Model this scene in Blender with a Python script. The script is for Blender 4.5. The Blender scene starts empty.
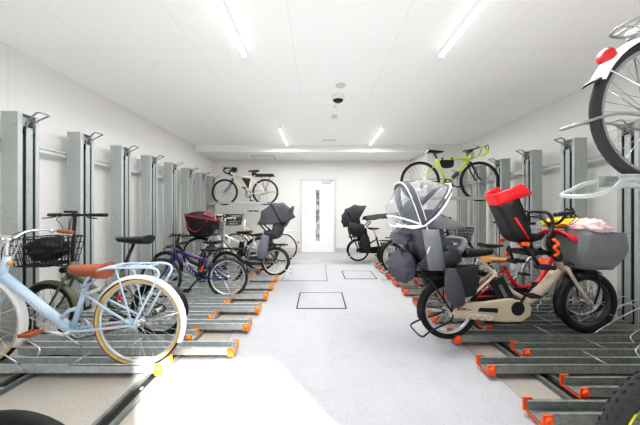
import bpy, bmesh, math, random
from math import sin, cos, pi, radians as rad, sqrt
from mathutils import Vector as V, Matrix, noise

random.seed(7)
scn = bpy.context.scene
COL = scn.collection

# ---------------------------------------------------------------- materials
def lin(c):
    out = []
    for v in c[:3]:
        v = v / 255.0
        out.append(v / 12.92 if v <= 0.04045 else ((v + 0.055) / 1.055) ** 2.4)
    return (*out, 1.0)

def nd(nt, typ, **kw):
    n = nt.nodes.new(typ)
    for k, v in kw.items():
        setattr(n, k, v)
    return n

def mth(nt, op, a, b=None):
    n = nd(nt, 'ShaderNodeMath', operation=op)
    for i, x in enumerate((a, b)):
        if x is None:
            continue
        if isinstance(x, (int, float)):
            n.inputs[i].default_value = x
        else:
            nt.links.new(x, n.inputs[i])
    return n.outputs[0]

def mixc(nt, fac, a, b):
    n = nd(nt, 'ShaderNodeMix', data_type='RGBA')
    for s, x in ((n.inputs['Factor'], fac), (n.inputs['A'], a), (n.inputs['B'], b)):
        if isinstance(x, (int, float, tuple)):
            s.default_value = x
        else:
            nt.links.new(x, s)
    for s, x in ((n.inputs[6], a), (n.inputs[7], b)):
        if isinstance(x, tuple):
            s.default_value = x
        else:
            nt.links.new(x, s)
    return n.outputs[2]

def new_mat(name):
    m = bpy.data.materials.new(name)
    m.use_nodes = True
    nt = m.node_tree
    bs = nt.nodes['Principled BSDF']
    return m, nt, bs

def mat(name, col, rough=0.5, metal=0.0, var=0.08, scale=18.0, bump=0.0, coat=0.0, emit=0.0):
    m, nt, bs = new_mat(name)
    tc = nd(nt, 'ShaderNodeTexCoord')
    nz = nd(nt, 'ShaderNodeTexNoise')
    nz.inputs['Scale'].default_value = scale
    nz.inputs['Detail'].default_value = 3
    nt.links.new(tc.outputs['Object'], nz.inputs['Vector'])
    c = lin(col)
    a = tuple(min(1, x * (1 - var)) for x in c[:3]) + (1,)
    b = tuple(min(1, x * (1 + var)) for x in c[:3]) + (1,)
    o = mixc(nt, nz.outputs['Fac'], a, b)
    nt.links.new(o, bs.inputs['Base Color'])
    bs.inputs['Roughness'].default_value = rough
    bs.inputs['Metallic'].default_value = metal
    if coat:
        bs.inputs['Coat Weight'].default_value = coat
    if emit:
        nt.links.new(o, bs.inputs['Emission Color'])
        bs.inputs['Emission Strength'].default_value = emit
    if bump:
        bp = nd(nt, 'ShaderNodeBump')
        bp.inputs['Strength'].default_value = bump
        bp.inputs['Distance'].default_value = 0.01
        nt.links.new(nz.outputs['Fac'], bp.inputs['Height'])
        nt.links.new(bp.outputs['Normal'], bs.inputs['Normal'])
    return m

def line_mask(nt, coord, off, period, w):
    a = mth(nt, 'SUBTRACT', coord, off)
    a = mth(nt, 'DIVIDE', a, period)
    a = mth(nt, 'ADD', a, 0.5)
    a = mth(nt, 'FRACT', a)
    a = mth(nt, 'SUBTRACT', a, 0.5)
    a = mth(nt, 'ABSOLUTE', a)
    return mth(nt, 'LESS_THAN', a, w / period / 2)

def pos_xyz(nt):
    g = nd(nt, 'ShaderNodeNewGeometry')
    s = nd(nt, 'ShaderNodeSeparateXYZ')
    nt.links.new(g.outputs['Position'], s.inputs[0])
    return g, s

def surf_mat(name, col, rough, var, scale, lines=(), line_dark=0.7, fine=0.0):
    """painted/boarded surface with joint lines: lines = [(axis, offset, period, width)]"""
    m, nt, bs = new_mat(name)
    g, s = pos_xyz(nt)
    nz = nd(nt, 'ShaderNodeTexNoise')
    nz.inputs['Scale'].default_value = scale
    nz.inputs['Detail'].default_value = 5
    nt.links.new(g.outputs['Position'], nz.inputs['Vector'])
    c = lin(col)
    a = tuple(min(1, x * (1 - var)) for x in c[:3]) + (1,)
    b = tuple(min(1, x * (1 + var)) for x in c[:3]) + (1,)
    o = mixc(nt, nz.outputs['Fac'], a, b)
    if fine:
        n2 = nd(nt, 'ShaderNodeTexNoise')
        n2.inputs['Scale'].default_value = 120
        nt.links.new(g.outputs['Position'], n2.inputs['Vector'])
        f = mth(nt, 'MULTIPLY', mth(nt, 'GREATER_THAN', n2.outputs['Fac'], 0.58), fine)
        o = mixc(nt, f, o, tuple(x * 0.8 for x in c[:3]) + (1,))
    for ax, off, per, w in lines:
        k = line_mask(nt, s.outputs[ax], off, per, w)
        o = mixc(nt, mth(nt, 'MULTIPLY', k, 1 - line_dark), o, tuple(x * 0.35 for x in c[:3]) + (1,))
    nt.links.new(o, bs.inputs['Base Color'])
    bs.inputs['Roughness'].default_value = rough
    return m

def floor_mat():
    m, nt, bs = new_mat('concrete_floor')
    g, s = pos_xyz(nt)
    def nz(sc, det=5):
        n = nd(nt, 'ShaderNodeTexNoise')
        n.inputs['Scale'].default_value = sc
        n.inputs['Detail'].default_value = det
        nt.links.new(g.outputs['Position'], n.inputs['Vector'])
        return n.outputs['Fac']
    aisle = mixc(nt, nz(1.3), lin((163, 165, 171)), lin((182, 184, 189)))
    bay = mixc(nt, nz(1.7), lin((150, 145, 138)), lin((178, 173, 164)))
    inb = mth(nt, 'MAXIMUM', mth(nt, 'GREATER_THAN', s.outputs[0], 1.305),
              mth(nt, 'LESS_THAN', s.outputs[0], -0.84))
    o = mixc(nt, inb, aisle, bay)  # cool aisle against warm bays: lighting difference painted into the floor colour
    sp = mth(nt, 'GREATER_THAN', nz(70, 2), 0.60)
    o = mixc(nt, mth(nt, 'MULTIPLY', sp, 0.30), o, lin((120, 120, 118)))
    st = mth(nt, 'GREATER_THAN', nz(9, 6), 0.57)
    o = mixc(nt, mth(nt, 'MULTIPLY', st, 0.15), o, lin((150, 150, 148)))
    for ax, off, per, w in ((0, 1.305, 2.145, 0.008), (1, 3.02, 1.82, 0.006)):
        k = line_mask(nt, s.outputs[ax], off, per, w)
        o = mixc(nt, mth(nt, 'MULTIPLY', k, 0.45), o, lin((95, 95, 95)))
    nt.links.new(o, bs.inputs['Base Color'])
    bs.inputs['Roughness'].default_value = 0.62
    b = nd(nt, 'ShaderNodeBump')
    b.inputs['Strength'].default_value = 0.15
    nt.links.new(nz(60, 3), b.inputs['Height'])
    nt.links.new(b.outputs['Normal'], bs.inputs['Normal'])
    return m

def galv_mat(name, c1, c2, rough=0.45, metal=0.55):
    m, nt, bs = new_mat(name)
    tc = nd(nt, 'ShaderNodeTexCoord')
    vo = nd(nt, 'ShaderNodeTexVoronoi')
    vo.inputs['Scale'].default_value = 38
    nt.links.new(tc.outputs['Object'], vo.inputs['Vector'])
    bw = nd(nt, 'ShaderNodeRGBToBW')
    nt.links.new(vo.outputs['Color'], bw.inputs[0])
    o = mixc(nt, bw.outputs[0], lin(c1), lin(c2))
    nt.links.new(o, bs.inputs['Base Color'])
    bs.inputs['Roughness'].default_value = rough
    bs.inputs['Metallic'].default_value = metal
    return m

def clear_mat(name, tint=(235, 238, 240), fac=0.16):
    m, nt, bs = new_mat(name)
    nt.nodes.remove(bs)
    out = nt.nodes['Material Output']
    tr = nd(nt, 'ShaderNodeBsdfTransparent')
    tr.inputs[0].default_value = lin((246, 247, 248))
    gl = nd(nt, 'ShaderNodeBsdfPrincipled')
    gl.inputs['Base Color'].default_value = lin(tint)
    gl.inputs['Roughness'].default_value = 0.12
    lw = nd(nt, 'ShaderNodeLayerWeight')
    lw.inputs['Blend'].default_value = 0.35
    nz = nd(nt, 'ShaderNodeTexNoise')
    nz.inputs['Scale'].default_value = 9
    tc = nd(nt, 'ShaderNodeTexCoord')
    nt.links.new(tc.outputs['Object'], nz.inputs['Vector'])
    f = mth(nt, 'ADD', mth(nt, 'MULTIPLY', lw.outputs['Facing'], 0.30), fac)
    f = mth(nt, 'MULTIPLY', f, mth(nt, 'ADD', mth(nt, 'MULTIPLY', nz.outputs['Fac'], 1.2), 0.35))
    bp = nd(nt, 'ShaderNodeBump')
    bp.inputs['Strength'].default_value = 0.5
    nt.links.new(nz.outputs['Fac'], bp.inputs['Height'])
    nt.links.new(bp.outputs['Normal'], gl.inputs['Normal'])
    mx = nd(nt, 'ShaderNodeMixShader')
    nt.links.new(f, mx.inputs[0])
    nt.links.new(tr.outputs[0], mx.inputs[1])
    nt.links.new(gl.outputs[0], mx.inputs[2])
    nt.links.new(mx.outputs[0], out.inputs[0])
    return m

def fabric(name, col, rough=0.85, var=0.2, scale=60, bump=0.25):
    return mat(name, col, rough, 0, var, scale, bump)

M = dict(
    floor=floor_mat(),
    wall=surf_mat('warm_white_wall', (224, 223, 221), 0.7, 0.02, 3, [(1, 2.586, 2.674, 0.008)], 0.82),
    wallback=surf_mat('white_back_wall', (223, 222, 219), 0.7, 0.02, 3),
    ceiling=surf_mat('white_board_ceiling', (245, 245, 244), 0.8, 0.012, 4,
                     [(0, -0.244, 0.99, 0.010), (1, 2.656, 1.0, 0.010)], 0.87, 0.5),
    soffit=surf_mat('white_soffit', (232, 232, 231), 0.7, 0.01, 4),
    base=mat('grey_skirting', (190, 192, 192), 0.6),
    door=mat('white_door_paint', (238, 238, 238), 0.45, 0, 0.02),
    doorframe=mat('grey_door_frame', (205, 205, 203), 0.45, 0, 0.03),
    slitglass=None,
    loop=mat('grey_chrome_wire', (150, 152, 154), 0.3, 0.6),
    steel=mat('brushed_steel', (200, 202, 203), 0.3, 0.9),
    chrome=mat('bright_chrome', (225, 226, 228), 0.18, 1.0, 0.03),
    silver=mat('silver_alloy', (205, 207, 208), 0.35, 0.65, 0.05),
    post=galv_mat('grey_rack_steel', (164, 169, 168), (172, 177, 175), 0.45, 0.15),
    postlight=galv_mat('light_rack_steel', (190, 194, 193), (198, 201, 200), 0.45, 0.15),
    postmid=galv_mat('slider_rack_steel', (150, 156, 158), (162, 167, 169), 0.42, 0.2),
    dark=mat('dark_slot', (22, 23, 25), 0.6),
    galv=galv_mat('galvanised_rail', (132, 136, 133), (160, 164, 160), 0.40, 0.35),
    galvsunlit=galv_mat('sunlit_galvanised_rail', (178, 183, 185), (204, 208, 209), 0.38, 0.3),  # lighter copy for the left channels, sun bounce painted into the colour
    galvdark=galv_mat('galvanised_beam', (104, 109, 107), (135, 139, 136), 0.5, 0.4),
    orange=mat('orange_plastic', (244, 98, 42), 0.45, 0, 0.05),
    orangesunlit=mat('sunlit_orange_plastic', (250, 152, 48), 0.45, 0, 0.05),  # left caps: the same orange with sunlight painted in as amber
    rubber=mat('black_rubber', (20, 20, 21), 0.75, 0, 0.15, 90),
    greyrubber=mat('worn_grey_rubber', (50, 50, 51), 0.8, 0, 0.15, 90),
    gum=mat('tan_sidewall', (206, 170, 104), 0.7),
    black=mat('black_paint', (21, 22, 24), 0.35, 0, 0.1),
    blackplastic=mat('black_plastic', (26, 27, 29), 0.5, 0, 0.12),
    greyplastic=mat('dark_grey_plastic', (68, 70, 77), 0.5, 0, 0.08),
    midplastic=mat('mid_grey_plastic', (112, 114, 121), 0.5, 0, 0.06),
    white=mat('white_paint', (236, 236, 234), 0.3, 0, 0.02, coat=0.3),
    skyblue=mat('pale_blue_paint', (178, 200, 220), 0.3, 0, 0.03, coat=0.4),
    brown=mat('brown_leatherette', (148, 84, 54), 0.5, 0, 0.15, 30, 0.1),
    tan=mat('tan_leatherette', (206, 142, 66), 0.5, 0, 0.12, 30),
    olive=mat('olive_paint', (92, 94, 74), 0.4, 0, 0.05),
    navy=mat('navy_paint', (34, 34, 92), 0.3, 0, 0.08, coat=0.4),
    purple=mat('purple_decal', (150, 80, 140), 0.4),
    cream=mat('cream_paint', (222, 216, 186), 0.35, 0, 0.04),
    beige=mat('beige_paint', (192, 178, 158), 0.35, 0, 0.04, coat=0.3),
    red=mat('red_paint', (206, 30, 48), 0.35, 0, 0.05, coat=0.3),
    redplastic=mat('red_plastic', (226, 34, 44), 0.42, 0, 0.05),
    redfabric=fabric('red_fabric_trim', (196, 40, 62)),
    reflector=mat('red_reflector', (190, 28, 36), 0.3, 0, 0.15, 120),
    lime=mat('lime_paint', (188, 212, 62), 0.35, 0, 0.04, coat=0.3),
    greypaint=mat('grey_paint', (128, 132, 134), 0.4, 0, 0.05),
    hood=fabric('charcoal_hood_fabric', (76, 77, 82)),
    hoodblack=fabric('black_hood_fabric', (40, 41, 44)),
    greyfab=fabric('grey_bag_fabric', (84, 85, 95)),
    cover=fabric('grey_canvas', (126, 128, 131), 0.9, 0.35, 150, 0.35),
    toteblack=fabric('black_bag_fabric', (34, 33, 35), 0.7),
    yellow=fabric('yellow_cloth', (238, 206, 50), 0.8, 0.1),
    pink=fabric('pink_patterned_cloth', (238, 208, 206), 0.85, 0.12, 40),
    bluetape=mat('sky_decal', (120, 160, 210), 0.4),
    yellowmark=mat('yellow_decal', (222, 226, 30), 0.4),
    clear=clear_mat('clear_vinyl', (215, 217, 220), .07),
    clear2=clear_mat('clear_vinyl_thin', (215, 217, 220), .03),
    piping=mat('white_piping', (240, 240, 240), 0.5),
    tube=mat('lit_tube', (255, 252, 246), 0.4, 0, 0.0, emit=3.4),
    fixture=mat('fixture_white', (238, 238, 238), 0.4),
    lens=mat('smoked_dome', (24, 24, 26), 0.1),
    whiteplastic=mat('white_plastic', (226, 226, 224), 0.4, 0, 0.02),
    offwhite=mat('off_white_plastic', (205, 205, 202), 0.5, 0, 0.02),
)

def slit_mat():
    m, nt, bs = new_mat('door_slit_glass')
    g, s = pos_xyz(nt)
    n = nd(nt, 'ShaderNodeTexNoise')
    n.inputs['Scale'].default_value = 9
    n.inputs['Detail'].default_value = 4
    nt.links.new(g.outputs['Position'], n.inputs['Vector'])
    f = mth(nt, 'MULTIPLY', mth(nt, 'SUBTRACT', n.outputs['Fac'], 0.38), 3.2)
    o = mixc(nt, f, lin((74, 78, 84)), lin((196, 200, 204)))  # glass reflections painted in as light and dark mottling
    nt.links.new(o, bs.inputs['Base Color'])
    bs.inputs['Roughness'].default_value = 0.06
    return m
M['slitglass'] = slit_mat()

# ---------------------------------------------------------------- mesh builder
def cr(pts, k=6):
    """Catmull-Rom through points"""
    P = [V(p) for p in pts]
    if len(P) < 3:
        return P
    out = []
    for i in range(len(P) - 1):
        p0 = P[i - 1] if i else P[0] * 2 - P[1]
        p1, p2 = P[i], P[i + 1]
        p3 = P[i + 2] if i + 2 < len(P) else P[-1] * 2 - P[-2]
        for j in range(k):
            t = j / k
            out.append(0.5 * ((2 * p1) + (p2 - p0) * t + (2 * p0 - 5 * p1 + 4 * p2 - p3) * t * t
                              + (3 * p1 - p0 - 3 * p2 + p3) * t ** 3))
    out.append(P[-1])
    return out

class MB:
    def __init__(s):
        s.v = []; s.f = []; s.mi = []; s.sm = []
    def face(s, idx, mi=0, sm=True):
        s.f.append(tuple(idx)); s.mi.append(mi); s.sm.append(sm)
    def tube(s, pts, r, n=8, closed=False, mi=0, caps=True, flat=None):
        P = [V(p) for p in pts]
        m = len(P)
        rr = r if isinstance(r, (list, tuple)) else [r] * m
        T = []
        for i in range(m):
            a = P[(i - 1) % m] if (closed or i) else P[i]
            b = P[(i + 1) % m] if (closed or i < m - 1) else P[i]
            t = (b - a)
            T.append(t.normalized() if t.length > 1e-9 else V((0, 0, 1)))
        up = V((0, 1, 0)) if abs(T[0].y) < 0.9 else V((0, 0, 1))
        nrm = T[0].cross(up).normalized()
        base = len(s.v)
        for i in range(m):
            nrm = (nrm - T[i] * nrm.dot(T[i]))
            nrm = nrm.normalized() if nrm.length > 1e-6 else T[i].orthogonal().normalized()
            bn = T[i].cross(nrm)
            for j in range(n):
                a = 2 * pi * j / n
                if flat:
                    s.v.append(P[i] + nrm * cos(a) * rr[i] * flat[0] + bn * sin(a) * rr[i] * flat[1])
                else:
                    s.v.append(P[i] + (nrm * cos(a) + bn * sin(a)) * rr[i])
        for i in range(m if closed else m - 1):
            for j in range(n):
                a = base + i * n + j; b = base + i * n + (j + 1) % n
                i2 = (i + 1) % m
                s.face((a, b, base + i2 * n + (j + 1) % n, base + i2 * n + j), mi)
        if caps and not closed:
            s.face([base + j for j in range(n)][::-1], mi, False)
            s.face([base + (m - 1) * n + j for j in range(n)], mi, False)
        return s
    def box(s, x0, x1, y0, y1, z0, z1, mi=0, M4=None):
        b = len(s.v)
        for p in ((x0, y0, z0), (x1, y0, z0), (x1, y1, z0), (x0, y1, z0),
                  (x0, y0, z1), (x1, y0, z1), (x1, y1, z1), (x0, y1, z1)):
            p = V(p)
            s.v.append(M4 @ p if M4 else p)
        for q in ((3, 2, 1, 0), (4, 5, 6, 7), (0, 1, 5, 4), (1, 2, 6, 5), (2, 3, 7, 6), (3, 0, 4, 7)):
            s.face([b + i for i in q], mi, False)
        return s
    def lathe(s, c, axis, prof, n=24, mi=0, sm=True, close=False, mis=None):
        """prof: (radius, height along axis)"""
        c = V(c); ax = V(axis).normalized()
        u = ax.orthogonal().normalized() if abs(ax.y) < 0.99 else V((1, 0, 0))
        w = ax.cross(u)
        b = len(s.v); k = len(prof)
        for r, h in prof:
            for j in range(n):
                a = 2 * pi * j / n
                s.v.append(c + ax * h + (u * cos(a) + w * sin(a)) * r)
        for i in range(k if close else k - 1):
            i2 = (i + 1) % k
            for j in range(n):
                j2 = (j + 1) % n
                s.face((b + i * n + j, b + i * n + j2, b + i2 * n + j2, b + i2 * n + j),
                       mis[i] if mis else mi, sm)
        if not close:
            if prof[0][0] > 1e-6: s.face([b + j for j in range(n)][::-1], mi, False)
            if prof[-1][0] > 1e-6: s.face([b + (k - 1) * n + j for j in range(n)], mi, False)
        return s
    def grid(s, rows, mi=0, closed=False, cap=False, sm=True):
        b = len(s.v); n = len(rows[0])
        for r in rows:
            for p in r: s.v.append(V(p))
        for i in range(len(rows) - 1):
            for j in range(n if closed else n - 1):
                j2 = (j + 1) % n
                s.face((b + i * n + j, b + i * n + j2, b + (i + 1) * n + j2, b + (i + 1) * n + j), mi, sm)
        if cap:
            s.face([b + j for j in range(n)][::-1], mi, False)
            s.face([b + (len(rows) - 1) * n + j for j in range(n)], mi, False)
        return s
    def prism(s, poly, y0, y1, mi=0):
        """polygon in xz extruded along y"""
        b = len(s.v); n = len(poly)
        for y in (y0, y1):
            for x, z in poly: s.v.append(V((x, y, z)))
        s.face([b + i for i in range(n)], mi, False)
        s.face([b + n + i for i in range(n)][::-1], mi, False)
        for i in range(n):
            j = (i + 1) % n
            s.face((b + j, b + i, b + n + i, b + n + j), mi, False)
        return s
    def ell(s, c, r, n=16, m=10, mi=0, f=None):
        rows = []
        for i in range(m + 1):
            t = pi * i / m
            row = []
            for j in range(n):
                a = 2 * pi * j / n
                d = V((sin(t) * cos(a), sin(t) * sin(a), cos(t)))
                k = f(d) if f else 1.0
                row.append(V(c) + V((d.x * r[0], d.y * r[1], d.z * r[2])) * k)
            rows.append(row)
        return s.grid(rows, mi, closed=True)
    def build(s, name, mats, parent=None, loc=None, solid=0.0, bevel=0.0, sub=0):
        me = bpy.data.meshes.new(name)
        me.from_pydata([tuple(p) for p in s.v], [], s.f)
        if not isinstance(mats, (list, tuple)): mats = [mats]
        for m in mats: me.materials.append(m)
        me.polygons.foreach_set('material_index', s.mi)
        me.polygons.foreach_set('use_smooth', s.sm)
        bm = bmesh.new(); bm.from_mesh(me)
        bmesh.ops.remove_doubles(bm, verts=bm.verts, dist=1e-5)
        bmesh.ops.recalc_face_normals(bm, faces=bm.faces)
        bm.to_mesh(me); bm.free()
        me.update()
        o = bpy.data.objects.new(name, me)
        COL.objects.link(o)
        if parent: o.parent = parent
        if loc: o.location = loc
        if bevel:
            b = o.modifiers.new('bevel', 'BEVEL'); b.width = bevel; b.segments = 2; b.limit_method = 'ANGLE'
        if solid:
            b = o.modifiers.new('solid', 'SOLIDIFY'); b.thickness = solid; b.offset = 0
        if sub:
            b = o.modifiers.new('sub', 'SUBSURF'); b.levels = sub; b.render_levels = sub
        return o

def thing(name, label, cat, loc=(0, 0, 0), rz=0.0, group=None):
    o = bpy.data.objects.new(name, None)
    COL.objects.link(o)
    o.empty_display_size = 0.1
    o.location = loc; o.rotation_euler = (0, 0, rz)
    o['label'] = label; o['category'] = cat
    if group: o['group'] = group
    return o

def tag(o, label, cat, group=None):
    o['label'] = label; o['category'] = cat
    if group: o['group'] = group
    return o

def struct(o):
    o['kind'] = 'structure'
    return o

def copy_tree(src, parent=None):
    c = src.copy(); COL.objects.link(c)
    if parent is not None: c.parent = parent
    for ch in list(src.children):
        copy_tree(ch, c)
    return c

ORD = ['first', 'second', 'third', 'fourth', 'fifth', 'sixth', 'seventh', 'eighth', 'ninth', 'tenth', 'eleventh', 'twelfth']

# ---------------------------------------------------------------- room
XL, XR, XR2 = -3.06, 3.56, 2.70
YF, YB, YBEAM = -0.75, 7.63, 6.51
ZC, ZS = 2.84, 2.668
struct(MB().box(XL - .2, XR + .2, YF - 3.0, YB + .2, -0.2, 0).build('floor', M['floor']))
struct(MB().box(XL - .2, XR + .2, YF - .2, YB + .2, ZC, ZC + .2).build('ceiling', M['ceiling']))
struct(MB().box(XL - .2, XL, YF - .2, YB + .2, 0, ZC).build('wall_left', M['wall']))
struct(MB().box(XR, XR + .2, YF - .2, YB + .2, 0, ZC).build('wall_right', M['wall']))
struct(MB().box(XL, XR, YB, YB + .2, 0, ZC).build('wall_back', M['wallback']))
struct(MB().box(XR2, XR, YBEAM, YB, 0, ZC).build('wall_back_right', M['wallback']))
# street-side wall behind the photographer, open doorway
OX0, OX1, OZ = 0.58, 1.80, 2.43
wf = MB()
wf.box(XL, OX0, YF - .2, YF, 0, ZC).box(OX1, XR, YF - .2, YF, 0, ZC).box(OX0, OX1, YF - .2, YF, OZ, ZC)
struct(wf.build('wall_front', M['wall']))
struct(MB().box(XL, XR2, YBEAM, YB, ZS, ZC).build('trim_1', M['soffit']))
struct(MB().box(XL, -0.53, YB - .012, YB, 0, .13).box(.53, XR2, YB - .012, YB, 0, .13).build('baseboard_back', M['base']))
struct(MB().box(XL, XL + .012, YF, YB, 0, .13).build('baseboard_left', M['base']))
struct(MB().box(XR - .012, XR, YF, YBEAM, 0, .13).build('baseboard_right', M['base']))

# door in the back wall
dr = MB()
dr.box(-.52, -.47, YB - .05, YB, 0, 2.13).box(.47, .52, YB - .05, YB, 0, 2.13).box(-.47, .47, YB - .05, YB, 2.07, 2.13)
door = struct(dr.build('door_1', M['doorframe'], bevel=.004))
MB().box(-.465, .465, YB - .035, YB - .002, .008, 2.065).build('door_panel', M['door'], door, bevel=.003)
sl = MB()
sl.box(-.072, .052, YB - .040, YB - .034, .33, 1.82)
MB_ = MB(); MB_.box(-.062, .042, YB - .044, YB - .039, .34, 1.81)
MB_.build('glass_slit', M['slitglass'], sl.build('glass_bead', M['doorframe'], door))
dh = MB()
dh.lathe((-.40, YB - .035, 1.10), (0, -1, 0), [(.026, 0), (.026, .012)], 16)
dh.tube(cr([(-.40, YB - .045, 1.10), (-.40, YB - .085, 1.10), (-.37, YB - .09, 1.10), (-.29, YB - .09, 1.10)], 4), .010)
dh.lathe((-.40, YB - .035, 1.28), (0, -1, 0), [(.022, 0), (.022, .014)], 16)
dh.build('door_handle', M['steel'], door)
dc = MB(); dc.box(.10, .36, YB - .085, YB - .036, 1.995, 2.055)
dc.tube([(.12, YB - .08, 2.065), (.36, YB - .10, 2.072), (.42, YB - .055, 2.085)], .009)
dc.build('door_closer', M['steel'], door, bevel=.004)

# floor inspection covers (frames set flush in the concrete)
def floor_cover(x0, x1, y0, y1, label, w=.018):
    t = thing('inspection_cover', label, 'floor cover', ((x0 + x1) / 2, (y0 + y1) / 2, 0))
    hx, hy = (x1 - x0) / 2, (y1 - y0) / 2
    b = MB()
    b.box(-hx, hx, -hy, -hy + w, 0, .004).box(-hx, hx, hy - w, hy, 0, .004)
    b.box(-hx, -hx + w, -hy + w, hy - w, 0, .004).box(hx - w, hx, -hy + w, hy - w, 0, .004)
    b.build('cover_frame', M['dark'], t)
    MB().box(-hx + w, hx - w, -hy + w, hy - w, 0, .003).build('cover_plate', M['floor'], t)
floor_cover(-.27, .356, 3.215, 3.85, 'square concrete filled floor cover in dark frame, nearest the camera')
floor_cover(.47, 1.05, 4.62, 5.24, 'small square floor cover in dark frame on the right of the aisle')
floor_cover(-.634, .165, 4.49, 5.93, 'largest oblong floor cover with thin dark outline in mid aisle', .010)

# ---------------------------------------------------------------- ceiling fittings
def strip_light(x, y0, y1, label):
    t = thing('ceiling_light', label, 'ceiling light', (x, (y0 + y1) / 2, ZC), 0, 'fluorescent strip lights')
    h = (y1 - y0) / 2
    MB().prism([(-.035, 0), (.035, 0), (.022, -.035), (-.022, -.035)], -h, h).build('fixture_body', M['fixture'], t)
    tb = MB()
    tb.tube([(0, -h + .03, -.048), (0, h - .03, -.048)], .019, 10)
    tb.build('lamp_tube', M['tube'], t)
    for sy in (-1, 1):
        MB().box(-.03, .03, sy * h - .016, sy * h + .016, -.07, 0).build('end_cap', M['fixture'], t, bevel=.004)
strip_light(-.76, 1.42, 2.70, 'lit white strip light on the ceiling, nearest one on the left')
strip_light(1.27, 1.42, 2.70, 'lit white strip light on the ceiling, nearest one on the right')
strip_light(-.75, 5.02, 6.32, 'lit white strip light by the ceiling step, far left one')
strip_light(1.25, 5.02, 6.32, 'lit white strip light by the ceiling step, far right one')

t = thing('ceiling_speaker', 'flat round grey ceiling plate just ahead of the dome camera', 'ceiling plate', (.295, 3.42, ZC))
MB().lathe((0, 0, 0), (0, 0, -1), [(.068, 0), (.068, .006), (.058, .010), (0, .010)], 28).build('plate', M['offwhite'], t)
t = thing('ceiling_camera', 'white dome security camera with smoked lens on the ceiling', 'security camera', (.285, 3.72, ZC))
MB().lathe((0, 0, 0), (0, 0, -1), [(.090, 0), (.094, .03), (.092, .055), (.080, .068), (.0, .068)], 28).build('housing', M['whiteplastic'], t)
MB().ell((0, 0, -.060), (.074, .074, .045), 20, 12).build('dome', M['lens'], t)
t = thing('ceiling_nozzle', 'tiny white ceiling nozzle behind the dome camera', 'nozzle', (.27, 4.08, ZC))
MB().lathe((0, 0, 0), (0, 0, -1), [(.035, 0), (.033, .008), (.014, .012), (.012, .03), (.02, .034), (0, .034)], 18).build('nozzle_body', M['whiteplastic'], t)
t = thing('smoke_detector', 'small off white smoke detector on the ceiling', 'smoke detector', (.285, 4.52, ZC))
MB().lathe((0, 0, 0), (0, 0, -1), [(.055, 0), (.055, .018), (.045, .034), (.02, .042), (0, .042)], 24).build('detector_body', M['offwhite'], t)
t = thing('ceiling_vent', 'narrow white rectangular ceiling vent before the ceiling step', 'vent', (.265, 6.05, ZC))
b = MB().box(-.165, .165, -.075, .075, -.012, 0)
b.build('vent_plate', M['whiteplastic'], t, bevel=.004)
b = MB()
for k in range(4): b.box(-.15, .15, -.055 + k * .03, -.043 + k * .03, -.015, -.012)
b.build('vent_slot', M['offwhite'], t)
t = thing('ceiling_button', 'tiny round white fitting on the ceiling near left wall', 'ceiling fitting', (-1.80, 2.89, ZC))
MB().lathe((0, 0, 0), (0, 0, -1), [(.03, 0), (.028, .012), (.01, .018), (0, .018)], 16).build('fitting_body', M['fixture'], t)
t = thing('ceiling_hatch', 'rectangular access hatch with dark outline in the lowered ceiling', 'hatch', (-1.48, 7.18, ZS))
b = MB(); w = .014
b.box(-.29, .29, -.25, -.25 + w, -.005, 0).box(-.29, .29, .25 - w, .25, -.005, 0)
b.box(-.29, -.29 + w, -.25 + w, .25 - w, -.005, 0).box(.29 - w, .29, -.25 + w, .25 - w, -.005, 0)
b.build('hatch_frame', M['dark'], t)
MB().box(-.29 + w, .29 - w, -.25 + w, .25 - w, -.004, 0).build('hatch_panel', M['soffit'], t)

# ---------------------------------------------------------------- rack posts along both walls
PH, PW, PD = 2.13, 0.19, 0.16
def make_post():
    """aisle face looks along +x; x from -PD..0, y from 0..PW"""
    t = thing('rack_post', 'post', 'rack post')
    b = MB()
    b.box(-PD, -.05, 0, PW, 0, PH - .012)              # rear box
    b.box(-.05, 0, 0, .042, 0, PH - .012)              # near flange
    b.box(-.05, 0, PW - .036, PW, 0, PH - .012)        # far flange
    b.build('post_body', M['post'], t, bevel=.004)
    MB().box(-.049, -.009, .043, PW - .037, .02, PH - .16).build('slot', M['dark'], t)
    s = MB().box(-.008, .002, .070, .126, .05, PH - .13)
    s.box(.002, .004, .088, .106, 1.45, 1.62)
    s.build('slider', M['postmid'], t, bevel=.003)
    c = MB().box(-PD - .003, .003, -.003, PW + .003, PH - .012, PH)
    c.build('top_cap', M['postlight'], t, bevel=.003)
    h = MB()
    h.tube(cr([(-.01, .072, PH - .17), (.01, .072, PH - .10), (.04, .066, PH - .055), (.12, .055, PH - .0), (.155, .080, PH - .0),
               (.155, .130, PH - .0), (.12, .155, PH - .0), (.04, .135, PH - .055), (.01, .122, PH - .10), (-.01, .122, PH - .17)], 5), .0075, 8)
    h.build('pull_loop', M['loop'], t)
    k = MB().box(-.012, .014, .072, .122, PH - .125, PH - .085)
    k.box(-.006, .010, .050, .064, PH - .20, PH - .13)
    k.build('latch', M['blackplastic'], t, bevel=.003)
    bo = MB()
    for (x, z) in ((-.13, PH - .09), (-.03, PH - .09), (-.13, PH - .18), (-.03, PH - .18), (-.03, .2), (-.03, 1.1)):
        bo.lathe((x, 0, z), (0, -1, 0), [(.006, 0), (.005, .003), (0, .003)], 8)
    bo.build('bolt', M['steel'], t)
    return t
post0 = make_post()
first = True
XPL, XPR = -2.78, 3.24
left_posts, right_posts = [], []
for k in range(8):
    p = post0 if first else copy_tree(post0)
    first = False
    p.location = (XPL, 2.426 + .64 * k, 0)
    p['label'] = 'tall grey steel rack post along the left wall, %s from the camera' % ORD[k]
    p['group'] = 'rack posts along the left wall'
    left_posts.append(p)
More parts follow.
